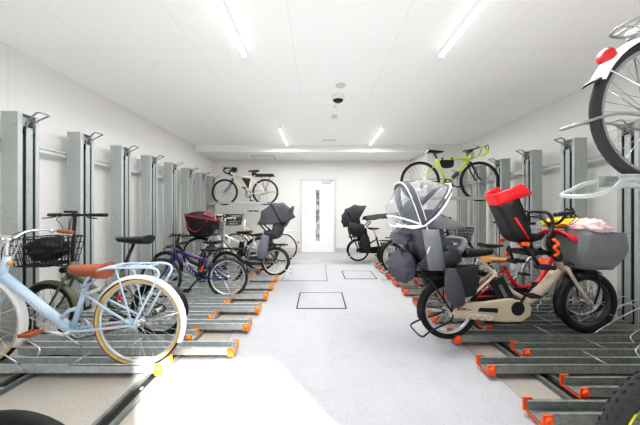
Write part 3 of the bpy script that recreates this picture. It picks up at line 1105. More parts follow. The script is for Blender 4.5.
# -- navy child bicycle
def bike_navy():
    R, L = .268, .87
    t = bike('small navy and purple sporty bicycle with flat handlebar on the left', -1.205, 3.50, HIGH + .004, -1, 2)
    bb = (.367, .265)
    make_frame(t, [([(.367, .265), (.27, .545)], .017), ([(.375, .27), (.69, .565)], .024), ([(.285, .50), (.47, .555), (.685, .625)], .018), ([(.675, .665), (.715, .53)], .021)], M['navy'], (.285, .49), bb, R, .009)
    make_fork(t, (.717, .53), L, R, M['navy'], .014)
    for x in (0, L): make_wheel(t, x, R, .021, M['greyrubber'], None, M['silver'], 28)
    make_saddle(t, .235, .66, M['black'], .24, .07, (.27, .545), M['black'])
    make_bars(t, 'flat', .665, .715, M['black'], M['blackplastic'], (.675, .665), M['black'], 0, .27)
    make_crank(t, bb, 130, M['black'], .07); make_chain(t, bb, R, .068)
    d = MB()
    for s in (-1, 1):
        for k in range(5):
            u = .43 + .032 * k; z = .27 + (u - .375) * .94 + .004
            d.tube([(u, s * .0235, z - .012), (u + .014, s * .0240, z + .016)], .0036, 5)
    d.build('lettering', M['white'], t)
    p = MB()
    p.tube([(.33, .0, .532), (.46, 0, .572), (.56, 0, .602)], .0085, 8)
    p.build('top_tube_stripe', M['purple'], t)
    bottle(t, (.345, 0, .35), (.31, 0, .47), M['orange'], .022)
    make_cables(t, (.68, .70), (.71, .56), 3, .14)
    l = MB().tube(cr([(.30, .03, .46), (.37, .05, .40), (.33, .05, .33), (.25, .045, .38), (.30, .03, .46)], 6), .009, 8)
    l.build('cable_lock', M['black'], t)
    sd = MB().tube([(.03, .07, R - .02), (-.10, .12, .03)], .007, 7).build('kickstand', M['silver'], t)
bike_navy()

# -- little black bicycle half hidden behind the navy one
def bike_black_left():
    R, L = .255, .98
    t = bike('black bicycle half hidden behind the navy bicycle, below the tote bag', -1.45, 4.20, LOW + .004, -1)
    bb = (.42, .27)
    make_frame(t, [([(.42, .27), (.33, .58)], .018), ([(.42, .27), (.60, .36), (.80, .62)], .024), ([(.785, .74), (.825, .55)], .022)], M['black'], (.34, .54), bb, R, .010)
    make_fork(t, (.827, .545), L, R, M['black'], .014)
    for x in (0, L): make_wheel(t, x, R, .024, M['rubber'], None, M['silver'], 24)
    make_guard(t, 0, R, 20, 190, M['black'], .036); make_guard(t, L, R, 45, 205, M['black'], .036)
    make_saddle(t, .26, .68, M['black'], .26, .085, (.33, .58), M['black'])
    make_bars(t, 'flat', .775, .77, M['black'], M['blackplastic'], (.785, .73), M['black'], 1.1, .24)
    make_cables(t, (.78, .77), (.82, .58), 4, .14)
    make_crank(t, bb, 60, M['black'], .07); make_chain(t, bb, R)
    make_carrier(t, R, .2, -.22, .56, M['black'], .065)
bike_black_left()

# -- white electric bicycle carrying the red trimmed tote
def bike_white():
    R, L = .325, 1.19
    t = bike('white electric bicycle with black drive unit under the red trimmed tote, left row', -1.12, 5.104, LOW + .004, -1)
    bb = (.43, .25)
    make_frame(t, [([(.43, .25), (.355, .60)], .021), ([(.43, .26), (.645, .386), (.925, .80)], .030), ([(.645, .386), (.59, .66)], .020),
                   ([(.37, .54), (.59, .63), (.905, .80)], .022), ([(.90, .90), (.95, .68)], .025)], M['white'], (.36, .56), bb, R, .011)
    make_fork(t, (.955, .68), L, R, M['white'], .014)
    for x in (0, L): make_wheel(t, x, R, .022, M['rubber'], None, M['silver'], 32)
    make_guard(t, 0, R, 30, 195, M['black'], .036); make_guard(t, L, R, 45, 205, M['black'], .036)
    make_saddle(t, .325, .775, M['black'], .29, .115, (.355, .60), M['silver'], True, .09)
    make_bars(t, 'swept', .89, 1.02, M['silver'], M['blackplastic'], (.90, .90), M['silver'], 0, .26)
    du = MB().lathe((.43, -.055, .23), (0, 1, 0), [(.075, 0), (.092, .012), (.092, .098), (.075, .11)], 22)
    du.build('drive_unit', M['blackplastic'], t)
    MB().lathe((.43, .056, .23), (0, 1, 0), [(.05, 0), (.05, .004), (0, .004)], 18).build('drive_badge', M['silver'], t)
    MB().box(-.045, .045, -.045, .045, 0, .27).build('battery', M['blackplastic'], t, loc=(.395, 0, .30), bevel=.012).rotation_euler = (0, rad(-9), 0)
    make_crank(t, bb, 60, M['black'], .07); make_chaincase(t, bb, R, M['black'], .085, .05)
    make_carrier(t, R, .26, -.26, .70, M['black'], .07)
    make_wire_basket(t, 1.12, .67, .87, .14, .165, .14, .17, M['black'], .003)
    make_stand(t, R, M['silver'])
bike_white()
def tote():
    t = thing('tote_bag', 'big black tote bag with red trim in front basket on the left', 'bag', (-1.12 - 1.12, 5.104, .77))
    rows = []
    for i in range(9):
        u = i / 8
        hx = .185 + .12 * u + .02 * sin(5 * u); hy = .16 + .08 * u
        ring = rring(0, 0, -.05 + .36 * u, hx, hy, .07, 6)
        ring = [p + V((.02 * noise.noise(p * 7), .02 * noise.noise(p * 7 + V((4, 0, 0))), .03 * u * noise.noise(p * 6 + V((0, 7, 0))) + (.05 * u * p.x / .3 * -1))) for p in ring]
        rows.append(ring)
    b = MB().grid(rows, closed=True)
    b.face(list(range(len(rows[0])))[::-1])
    b.build('bag_body', M['toteblack'], t, solid=.006)
    top = MB().tube([p + V((0, 0, .004)) for p in rows[-1]], .010, 8, closed=True)
    top.build('top_trim', M['redfabric'], t)
    lid = MB()
    rl = []
    for i in range(7):
        k = 1 - i / 6 * .999
        rl.append([V((p.x * k, p.y * k, p.z + .05 * (1 - k * k) + .02 * noise.noise(p * 5 * k))) for p in rows[-1]])
    lid.grid(rl, closed=True).build('lid', M['toteblack'], t, solid=.004)
    h = MB()
    for s in (-1, 1):
        h.tube(cr([(-.20, s * .25, .24), (-.15, s * .27, .12), (-.02, s * .275, .05), (.12, s * .27, .14), (.20, s * .25, .27)], 6), .007, 8, flat=(1, .5))
        h.tube(cr([(-.26, s * .14, .345), (-.08, s * .07, .42), (.10, s * .09, .39), (.24, s * .16, .295)], 6), .008, 8)
    h.build('strap', M['redfabric'], t)
tote()

# -- child seat bicycle with the charcoal hood, left row
def bike_kidseat_left():
    R, L = .255, 1.12
    t = bike('bicycle with hooded charcoal rear child seat at the end of the left row', -.765, 4.68, LOW + .004, -1)
    bb = (.50, .27)
    make_frame(t, [([(.50, .27), (.42, .56)], .02), ([(.50, .28), (.66, .33), (.93, .66)], .028), ([(.915, .80), (.955, .58)], .024)], M['greypaint'], (.42, .50), bb, R, .011)
    make_fork(t, (.957, .57), L, R, M['greypaint'], .014)
    for x in (0, L): make_wheel(t, x, R, .024, M['greyrubber'], None, M['silver'], 28)
    make_guard(t, 0, R, 20, 190, M['greyplastic'], .036); make_guard(t, L, R, 45, 205, M['greyplastic'], .036)
    make_saddle(t, .37, .76, M['black'], .26, .10, (.42, .56), M['silver'])
    make_bars(t, 'swept', .90, .97, M['silver'], M['blackplastic'], (.915, .80), M['silver'], 0, .26)
    make_crank(t, bb, 80, M['black'], .07); make_chaincase(t, bb, R, M['greyplastic'], .085, .05)
    make_carrier(t, R, .26, -.22, .56, M['black'], .075, .008)
    make_stand(t, R, M['silver'])
    MB().ell((-.278, 0, .36), (.012, .03, .02), 10, 6).build('reflector', M['reflector'], t)
    make_wire_basket(t, 1.13, .74, .95, .13, .16, .14, .18, M['black'], .003)
    s = seat_shell('child_seat', t, [(.20, .60), (.06, .585), (-.06, .60), (-.12, .68), (-.16, .84), (-.20, 1.00)], .19, .17, M['greyplastic'],
                   wing_of=lambda u: .75 + .5 * u * (1 - .3 * u))
    for sy in (-1, 1):
        ell_leg(s, 'leg_guard', [(.14, sy * .185, .66), (.17, sy * .20, .52), (.20, sy * .20, .36), (.24, sy * .18, .26)], [.06 + .03 * sin(pi * i / 15) for i in range(16)], M['midplastic'], (1, .45))
    g = MB().tube(cr([(.13, -.17, .72), (.24, -.13, .83), (.26, 0, .85), (.24, .13, .83), (.13, .17, .72)], 5), .014, 9)
    g.build('grab_bar', M['black'], s)
    fan('hood', s, (-.135, .86), 152, 60, .24, .44, .205, M['hood'], 12, 3, .10, rim=M['black'])
    o, _ = fan('hood', s, (-.135, .86), 60, -2, .44, .46, .205, M['hood'], 10, 2, .09, rim=M['black'])
    ck = MB()
    bl = [(-.19, .80), (-.25, .90), (-.31, 1.05), (-.33, 1.16)]
    rows = [[V((x + .03 * (q * q), .18 * q, z)) for q in [-1, -.6, -.2, .2, .6, 1]] for x, z in bl]
    ck.grid(rows).build('hood_back', M['hood'], s, solid=.004)
    s.location = (-.01, 0, .085)
bike_kidseat_left()

# -- cream bicycle with wire basket, deep in the left row
def bike_cream():
    R, L = .33, 1.08
    t = bike('cream city bicycle with dark wire basket near the back wall, left row', -.80, 6.008, LOW + .004, -1)
    bb = (.48, .28)
    make_frame(t, [([(.48, .28), (.35, .66)], .017), ([(.48, .29), (.62, .36), (.90, .76)], .02), ([(.37, .58), (.60, .55), (.89, .80)], .016), ([(.87, .95), (.93, .66)], .021)], M['cream'], (.36, .58), bb, R)
    make_fork(t, (.932, .66), L, R, M['cream'])
    for x in (0, L): make_wheel(t, x, R, .020, M['greyrubber'], None, M['silver'], 28)
    make_guard(t, 0, R, 30, 195, M['silver'], .032); make_guard(t, L, R, 45, 205, M['silver'], .032)
    make_saddle(t, .29, .90, M['black'], .27, .09, (.35, .66), M['silver'], True)
    make_bars(t, 'swept', .86, 1.09, M['chrome'], M['blackplastic'], (.87, .95), M['chrome'], 0, .26, M['silver'], .08)
    make_crank(t, bb, 70); make_chaincase(t, bb, R, M['cream'], .09, .05)
    make_wire_basket(t, 1.14, .84, 1.08, .14, .19, .14, .19, M['black'], .004)
    make_carrier(t, R, .26, -.24, .70, M['silver'])
    MB().box(-.012, .012, -.03, .03, -.025, .025).build('reflector', M['reflector'], t, loc=(-.352, 0, .44), bevel=.005)
    make_stand(t, R, M['silver'])
bike_cream()

# -- touring bicycle on the upper tray, back left
def bike_touring():
    R, L = .33, 1.02
    t = bike('black and cream touring bicycle on the upper tray in the back left corner', -1.327, 6.60, 1.346, -1)
    bb = (.44, .275)
    make_frame(t, [([(.44, .275), (.335, .72)], .016), ([(.44, .28), (.80, .68)], .019), ([(.34, .70), (.79, .745)], .016), ([(.775, .80), (.815, .655)], .02)], M['cream'], (.345, .69), bb, R)
    make_fork(t, (.817, .655), L, R, M['black'], .014)
    for x in (0, L): make_wheel(t, x, R, .019, M['rubber'], None, M['greyplastic'], 28)
    make_saddle(t, .30, .88, M['black'], .27, .072, (.335, .72), M['black'])
    make_bars(t, 'drop', .84, .90, M['black'], M['black'], (.775, .80), M['black'])
    make_crank(t, bb, 250, M['black'], .085); make_chain(t, bb, R)
    b = MB().prism([(.37, .665), (.60, .69), (.43, .42)], -.03, .03)
    b.build('frame_bag', M['toteblack'], t, bevel=.012)
    MB().box(-.07, .06, -.055, .055, -.06, .05).build('bar_bag', M['toteblack'], t, loc=(.79, 0, .90), bevel=.02)
    make_carrier(t, R, .26, -.24, .73, M['black'], .06, .007)
    MB().box(-.21, .23, -.07, .07, .735, .79).build('rack_bag', M['toteblack'], t, bevel=.02)
    bottle(t, (.50, 0, .40), (.62, 0, .53), M['silver'], .03)
    tp = MB().box(.22, .34, -.05, .05, .755, .825).build('saddle_bag', M['toteblack'], t, bevel=.02)
    make_cables(t, (.84, .91), (.81, .70), 2, .17)
bike_touring()

# ============================================================ RIGHT ROW
# -- long beige electric bicycle with two child seats
def bike_beige():
    R, L = .262, 1.30
    t = bike('beige electric bicycle with grey rear child seat and red front child seat', 1.155, 2.33, HIGH + .024, 1, 3.0)
    bb = (.585, .285)
    make_frame(t, [([(.585, .285), (.41, .60)], .024),
                   (cr([(.50, .30), (.62, .295), (.75, .335), (.88, .44), (1.02, .60)], 5), .040),
                   (cr([(.455, .52), (.60, .40), (.72, .335)], 4), .026),
                   (cr([(.30, .63), (.36, .635), (.43, .575)], 4), .018),
                   ([(.985, .80), (1.07, .59)], .029)], M['beige'], (.42, .57), bb, R, .013)
    make_fork(t, (1.08, .615), L, .306, M['beige'], .018)
    make_wheel(t, 0, R, .028, M['rubber'], None, M['silver'], 32)
    fw = make_wheel(t, L, .284, .038, M['rubber'], None, M['greyplastic'], 28)
    fw.location.z = .306
    make_guard(t, 0, R, 15, 195, M['blackplastic'], .042, .018, M['black'], 165)
    fg = make_guard(t, L, .284, 66, 208, M['blackplastic'], .042, .018)
    fg.location.z = .022
    make_saddle(t, .255, .80, M['black'], .31, .115, (.41, .60), M['silver'], True, .09)
    # long chain case and drive cover
    cc = MB().prism([(-.02, .215), (.10, .205), (.48, .165), (.62, .165), (.70, .215), (.72, .29), (.66, .355), (.50, .37), (.30, .345), (.06, .345), (.02, .33), (.16, .275), (.10, .262), (-.02, .262)], -.078, -.040)
    cco = cc.build('chain_case', M['beige'], t, bevel=.010)
    cv = MB().prism([(.22, .270), (.40, .255), (.40, .292), (.24, .300)], -.082, -.077)
    cv.build('case_slot', M['blackplastic'], cco)
    lt = MB()
    zig = [(.12 + .034 * k, -.0795, (.206 if k % 2 == 0 else .244) - .0035 * k) for k in range(8)]
    lt.tube(zig, .0032, 5)
    lt.tube([(.16, -.0795, .247), (.34, -.0795, .226)], .0026, 5)
    lt.build('lettering', M['white'], cco)
    du = MB().lathe((.585, -.07, .285), (0, 1, 0), [(.05, -.012), (.085, 0), (.088, .11), (.06, .13)], 22)
    du.build('drive_unit', M['blackplastic'], t)
    sg = MB().box(.30, .62, -.075, -.05, .148, .172).build('drive_guard', M['blackplastic'], t, bevel=.006)
    bt = MB().box(-.05, .05, -.05, .05, 0, .22).build('battery', M['blackplastic'], t, loc=(.535, 0, .355), bevel=.012)
    bt.rotation_euler = (0, rad(-29), 0)
    bl = MB().box(-.035, -.005, -.053, -.050, .04, .16); bl.build('battery_label', M['midplastic'], bt)
    make_crank(t, bb, 62, M['black'], .075, M['blackplastic'], .150)
    # handlebar, levers, display, bell
    make_bars(t, 'swept', .96, 1.02, M['black'], M['blackplastic'], (.985, .80), M['black'], 0, .27, M['black'], .10)
    make_cables(t, (.97, 1.08), (1.08, .62), 4, .2)
    MB().lathe((.97, -.16, 1.14), (0, 0, 1), [(.028, 0), (.028, .012), (.018, .026), (0, .028)], 14).build('bell', M['black'], t)
    hl = MB().lathe((0, 0, 0), (1, 0, 0), [(.02, -.03), (.03, 0), (.03, .04), (0, .04)], 14).build('headlamp', M['blackplastic'], t, loc=(1.16, -.07, .56))
    # front carrier + canvas basket cover
    fc = MB()
    for s in (-1, 1):
        fc.tube(cr([(L, s * .068, .306), (L + .01, s * .10, .47), (L - .02, s * .10, .600), (1.18, s * .10, .622), (1.07, s * .05, .68)], 5), .008, 8)
    for x in (1.18, 1.27): fc.tube([(x, -.11, .614), (x, .11, .614)], .006, 7)
    fc.build('front_carrier', M['black'], t)
    rows = []
    for i in range(9):
        u = i / 8
        hx = .150 + .075 * sin(2.2 * u) * (1 - .25 * u); hy = .145 + .060 * sin(2.0 * u)
        ring = rring(1.265 + .01 * u, 0, .635 + .315 * u, hx, hy, .06, 6)
        rows.append([p + V((.020 * noise.noise(p * 8), .020 * noise.noise(p * 8 + V((3, 0, 0))), .03 * u * noise.noise(p * 7 + V((0, 0, 9))) + .10 * max(0, u - .3) * (1.255 - p.x) + .008 * noise.noise(p * 8))) for p in ring])
    b = MB().grid(rows, closed=True)
    b.face(list(range(len(rows[0])))[::-1])
    o = b.build('basket_cover', M['cover'], t, solid=.008)
    MB().tube(rows[-1], .008, 8, closed=True).build('cover_hem', M['cover'], o)
    # front child seat (red and black)
    s = seat_shell('front_child_seat', t, [(.80, .885), (.70, .86), (.61, .865), (.55, .92), (.49, 1.05), (.425, 1.18)], .150, .12, M['blackplastic'], wing_of=lambda u: .55 + .65 * u)
    hr = seat_shell('headrest', s, [(.43, 1.185), (.41, 1.23), (.385, 1.285)], .160, .23, M['redplastic'], wing_of=lambda u: 1.1 - .25 * u)
    pad = seat_shell('seat_pad', s, [(.77, .905), (.69, .885), (.62, .895), (.575, .945), (.51, 1.06), (.455, 1.16)], .105, .03, M['greyplastic'])
    st = MB()
    st.tube([(.50, -.150, 1.08), (.62, -.148, .90)], .008, 8)
    st.build('side_stripe', M['redplastic'], s)
    gb = MB().tube(cr([(.80, -.14, .90), (.86, -.12, 1.02), (.84, -.10, 1.115), (.80, 0, 1.13), (.84, .10, 1.115), (.86, .12, 1.02), (.80, .14, .90)], 6), .013, 9)
    gb.build('grab_bar', M['blackplastic'], s)
    for sy in (-1, 1):
        lg = MB()
        lg.prism([(.80, .92), (.86, .90), (.93, .76), (.92, .70), (.87, .70), (.79, .84)], *sorted((sy * .120, sy * .150)))
        lg.build('leg_guard', M['blackplastic'], s, bevel=.012)
        MB().box(.70, .82, *sorted((sy * .10, sy * .20)), .645, .675).build('footrest', M['blackplastic'], s, bevel=.008)
        k = MB().tube(cr([(.815, sy * .17, .90), (.845, sy * .185, .86), (.81, sy * .185, .83), (.85, sy * .18, .79), (.825, sy * .17, .755)], 4), .013, 8)
        k.build('adjuster_clip', M['orange'], s)
        MB().lathe((.705, sy * .185, .72), (0, 1, 0), [(.026, -.012), (.026, .012)], 12).build('footrest_button', M['orange'], s)
        MB().box(.57, .63, *sorted((sy * .125, sy * .152)), .84, .872).build('buckle', M['orange'], s, bevel=.005)
    sup = MB()
    for sy in (-1, 1):
        sup.tube([(.66, sy * .12, .80), (.72, sy * .14, .66)], .012, 8)
        sup.tube([(.80, sy * .06, .80), (.92, sy * .04, .74)], .016, 8)
    sup.box(.62, .86, -.10, .10, .755, .79)
    sup.build('seat_mount', M['blackplastic'], s)
    tr = MB()
    tr.grid([[V((.97, y, .93 + .04 * (1 - (y / .14) ** 2))) for y in (-.14, -.07, 0, .07, .14)],
             [V((1.10, y, .905 + .02 * (1 - (y / .14) ** 2))) for y in (-.14, -.07, 0, .07, .14)],
             [V((1.22, y * .55, .875)) for y in (-.14, -.07, 0, .07, .14)]])
    tr.grid([[V((.97, -.14, .93)), V((1.10, -.14, .905)), V((1.22, -.077, .875))], [V((1.01, -.145, .88)), V((1.10, -.145, .87)), V((1.20, -.08, .865))]])
    tr.build('front_guard', M['redplastic'], s, solid=.008)
    bl = MB()
    for sy in (-1, 1):
        bl.tube(cr([(.47, sy * .05, 1.12), (.57, sy * .06, 1.03), (.63, sy * .04, .95), (.70, 0, .91)], 5), .010, 7, flat=(.4, 1.2))
    bl.build('harness', M['greyfab'], s)
    # rear carrier and grey rear child seat with clear rain cover
    make_carrier(t, R, .16, -.34, .575, M['black'], .085, .009, 5)
    s = seat_shell('rear_child_seat', t, [(.06, .69), (-.03, .675), (-.16, .67), (-.26, .71), (-.32, .83), (-.35, 1.00)], .19, .19, M['greyplastic'],
                   wing_of=lambda u: .9 + .25 * u)
    bp = MB()
    bp.grid([[V((x, y, z)) for y in (-.07, -.03, .03, .07)] for x, z in ((-.03, .60), (-.05, .70), (-.09, .83), (-.12, .95))])
    hp = seat_shell('seat_wing', s, [(.03, .71), (-.05, .655), (-.20, .635), (-.32, .68)], .215, .17, M['greyplastic'], wing_of=lambda u: 1.2 - .5 * u)
    for sy in (-1, 1):
        sp = MB()
        sp.grid([[V((-.215 + q * .068 - .018 * i, sy * (.222 + .012 * (1 - q * q)), .66 + .11 * i)) for q in (-1, -.5, 0, .5, 1)] for i in range(4)])
        sp.build('side_panel', M['midplastic'], s, solid=.012)
        ell_leg(s, 'leg_guard', [(-.09, sy * .20, .67), (-.085, sy * .215, .58), (-.055, sy * .215, .46), (-.005, sy * .20, .37)],
                [.045 + .032 * sin(pi * (i / 15) ** 1.2) for i in range(16)], M['greyplastic'], (1, .40))
    gb = MB().tube(cr([(.0, -.16, .80), (.07, -.12, .87), (.08, 0, .88), (.07, .12, .87), (.0, .16, .80)], 6), .032, 10)
    gb.build('grab_bar', M['midplastic'], s)
    hd = seat_shell('headrest', s, [(-.335, .98), (-.355, 1.06), (-.355, 1.15)], .16, .15, M['greyplastic'])
    vz = MB()
    vz.grid([[V((-.28, .18 * q, 1.00 + .16 * (1 - q * q))) for q in (-1, -.6, -.2, .2, .6, 1)],
             [V((-.14, .19 * q, .99 + .15 * (1 - q * q))) for q in (-1, -.6, -.2, .2, .6, 1)],
             [V((.06, .17 * q, .99 + .05 * (1 - q * q))) for q in (-1, -.6, -.2, .2, .6, 1)]])
    vz.build('visor', M['midplastic'], s, solid=.006)
    piv = (-.31, 1.02)
    rc, rows = fan('rain_cover', s, piv, 184, 108, .19, .375, .205, M['clear'], 10, 2, .06, .002)
    hb = MB()
    for rw in (rows[-1],):
        hb.tube(rw, [.024 + .012 * sin(pi * i / 12) for i in range(13)], 9, flat=(1.0, .5))
    rc2, rows2 = fan('rain_window', s, piv, 108, 50, .375, .44, .205, M['clear2'], 10, 2, .05, .002)
    hb.tube(rows2[-1], [.018 + .010 * sin(pi * i / 12) for i in range(13)], 9, flat=(1.0, .5))
    hb.build('hood_hoop', M['greyfab'], s)
    e = MB()
    for rw in (rows[0], rows[3]): e.tube(rw, .007, 7)
    off = [p + V((-.026, 0, .01)) for p in rows[-1]]
    e.tube(off, .006, 7)
    e.tube([p + V((.026, 0, .006)) for p in rows[-1]], .006, 7)
    e.tube([p + V((.012, 0, .016)) for p in rows2[-1]], .008, 7)
    for sy in (-1, 1):
        e.tube(cr([(-.50, sy * .10, 1.03), (-.46, sy * .19, 1.01), (-.40, sy * .222, 1.0), (-.31, sy * .224, 1.02)], 5), .006, 7)
        e.tube(cr([(-.31, sy * .224, 1.02), (-.18, sy * .215, 1.13), (-.06, sy * .15, 1.28), (-.03, 0, 1.355)], 5), .007, 7)
        e.tube(cr([(-.30, sy * .224, 1.01), (-.27, sy * .230, .90), (-.30, sy * .236, .80)], 4), .005, 7)
    e.build('white_piping', M['piping'], rc)
    sk = MB()
    sk.grid([[V((-.31 - .19 * cos(rad(a)) * 1.0, .208 * sin(rad(a)), 1.01)) for a in range(-90, 91, 15)],
             [V((-.31 - .18 * cos(rad(a)) * 1.0, .210 * sin(rad(a)), .95 + .012 * sin(a * .35))) for a in range(-90, 91, 15)]])
    sk.build('cover_skirt', M['clear'], rc)
    lumpy('hood_lining', s, (-.33, 0, 1.14), (.07, .15, .10), M['greyfab'], .3, 6, 3.0, folds=.2, n=20, k=14)
    # saddle bags hanging either side behind the saddle
    for sy in (-1, 1):
        b = MB().grid([rring(0, 0, zz, .115 - .02 * abs(zz) / .12, .05 - .012 * abs(zz) / .12, .035, 6, .15) for zz in (-.13, -.12, -.06, 0, .06, .11, .12)], closed=True, cap=True)
        b.build('pannier_bag', M['toteblack'], t, loc=(.055, sy * .15, .555), bevel=.008)
    make_stand(t, R, M['black'])
    MB().ell((-.29, 0, .50), (.012, .035, .022), 10, 6).build('reflector', M['reflector'], t)
bike_beige()
g = lumpy('bag', None, (.755, 2.35, .715), (.125, .17, .150), M['greyfab'], .18, 9, 5.0, folds=.20)
tag(g, 'larger grey crumpled bag hanging behind the rear child seat of the beige bicycle', 'bag')
g2 = lumpy('rolled_cover', None, (.745, 2.37, .970), (.085, .17, .075), M['greyfab'], .18, 9, 9.0, folds=.20)
tag(g2, 'smaller rolled grey cover bundled on the rear child seat, above the crumpled grey bag', 'cover')
c1 = lumpy('cloth', None, (1.155 + 1.20, 2.28, 1.06), (.140, .14, .075), M['pink'], .30, 8, 1.0, folds=.3)
tag(c1, 'pale pink patterned cloth heaped in the grey canvas front basket', 'cloth')
c2 = lumpy('raincoat', None, (1.155 + 1.22, 2.48, 1.085), (.26, .10, .055), M['yellow'], .35, 6, 4.0, folds=.3)
tag(c2, 'bright yellow folded raincoat lying in the grey canvas front basket', 'raincoat')

# -- red step-through bicycle with tan saddle
def bike_red():
    R, L = .262, 1.15
    t = bike('red step through bicycle with tan saddle, behind the beige bicycle', 1.66, 2.80, HIGH + .004, 1)
    bb = (.50, .27)
    make_frame(t, [([(.50, .27), (.33, .56)], .018), (cr([(.46, .32), (.58, .345), (.70, .40), (.80, .58), (.86, .74)], 5), .026),
                   (cr([(.38, .47), (.44, .38), (.50, .34), (.58, .345)], 4), .020), ([(.83, .86), (.905, .60)], .023)], M['red'], (.34, .52), bb, R, .011)
    make_fork(t, (.91, .60), L, R, M['red'], .015)
    for x in (0, L): make_wheel(t, x, R, .026, M['rubber'], None, M['silver'], 28)
    make_guard(t, 0, R, 20, 190, M['black'], .036); make_guard(t, L, R, 45, 205, M['black'], .036)
    make_saddle(t, .26, .66, M['tan'], .27, .095, (.33, .56), M['silver'], True)
    make_bars(t, 'swept', .82, 1.0, M['black'], M['blackplastic'], (.83, .86), M['black'], 0, .26, M['black'], .08)
    make_cables(t, (.82, 1.05), (.90, .63), 4, .2)
    make_crank(t, bb, 60, M['black'], .07); make_chaincase(t, bb, R, M['black'], .085, .05)
    make_carrier(t, R, .2, -.24, .56, M['black'], .07)
    make_stand(t, R, M['black'])
bike_red()

# -- grey bicycle with black saddle behind the red one
def bike_grey():
    R, L = .33, .98
    t = bike('dull grey city bicycle with wide black saddle, second behind the beige bicycle', 1.90, 3.32, LOW + .004, 1)
    bb = (.48, .28)
    make_frame(t, [([(.48, .28), (.355, .62)], .017), ([(.48, .29), (.62, .36), (.80, .74)], .022), ([(.375, .56), (.60, .50), (.79, .78)], .017), ([(.765, .86), (.825, .65)], .022)], M['greypaint'], (.365, .56), bb, R)
    make_fork(t, (.83, .65), L, R, M['greypaint'])
    for x in (0, L): make_wheel(t, x, R, .020, M['rubber'], None, M['silver'], 28)
    make_guard(t, 0, R, 30, 195, M['silver'], .034); make_guard(t, L, R, 45, 205, M['silver'], .034)
    make_saddle(t, .31, .745, M['black'], .27, .10, (.355, .62), M['silver'], True)
    make_bars(t, 'swept', .75, .96, M['chrome'], M['blackplastic'], (.765, .86), M['chrome'], 0, .26, M['silver'], .06)
    make_crank(t, bb, 45); make_chaincase(t, bb, R, M['greypaint'], .09, .05)
    make_carrier(t, R, .26, -.24, .62, M['silver'])
    make_wire_basket(t, 1.02, .72, .95, .13, .17, .14, .18, M['silver'])
bike_grey()

# -- dark bicycle with small wire basket
def bike_wirebasket():
    R, L = .33, 1.05
    t = bike('dark city bicycle with small black wire basket, deep in the right row', 1.45, 4.69, HIGH + .004, 1)
    bb = (.47, .28)
    make_frame(t, [([(.47, .28), (.35, .64)], .017), ([(.47, .29), (.88, .74)], .021), ([(.365, .60), (.87, .79)], .016), ([(.845, .86), (.90, .66)], .021)], M['black'], (.36, .59), bb, R)
    make_fork(t, (.905, .66), L, R, M['black'])
    for x in (0, L): make_wheel(t, x, R, .022, M['rubber'], None, M['silver'], 28)
    make_guard(t, 0, R, 30, 195, M['black'], .034); make_guard(t, L, R, 45, 205, M['black'], .034)
    make_saddle(t, .28, .80, M['black'], .27, .09, (.35, .64), M['silver'], True)
    make_bars(t, 'swept', .83, .97, M['black'], M['blackplastic'], (.845, .86), M['black'], 0, .26, M['black'], .06)
    make_crank(t, bb, 45); make_chaincase(t, bb, R, M['black'], .09, .05)
    make_carrier(t, R, .26, -.24, .68, M['black'])
    make_wire_basket(t, 1.09, .64, .86, .12, .16, .13, .17, M['black'], .0035)
    make_stand(t, R, M['silver'])
bike_wirebasket()

# -- small wheeled black bicycle
def bike_smallblack():
    R, L = .26, 1.10
    t = bike('black small wheeled bicycle, next in front of the hooded black child seat bicycle', 1.46, 5.30, LOW + .004, 1)
    bb = (.49, .27)
    make_frame(t, [([(.49, .27), (.40, .58)], .02), ([(.49, .28), (.66, .34), (.91, .66)], .026), ([(.895, .80), (.935, .58)], .023)], M['black'], (.41, .52), bb, R, .011)
    make_fork(t, (.937, .57), L, R, M['black'], .014)
    for x in (0, L): make_wheel(t, x, R, .026, M['rubber'], None, M['silver'], 28)
    make_guard(t, 0, R, 20, 190, M['black'], .036); make_guard(t, L, R, 45, 205, M['black'], .036)
    make_saddle(t, .33, .80, M['black'], .27, .095, (.40, .58), M['black'])
    make_bars(t, 'swept', .875, .98, M['black'], M['blackplastic'], (.895, .80), M['black'], 0, .225, M['black'])
    make_crank(t, bb, 70, M['black'], .07); make_chaincase(t, bb, R, M['black'], .085, .05)
    make_carrier(t, R, .22, -.22, .56, M['black'])
    make_stand(t, R, M['silver'])
bike_smallblack()

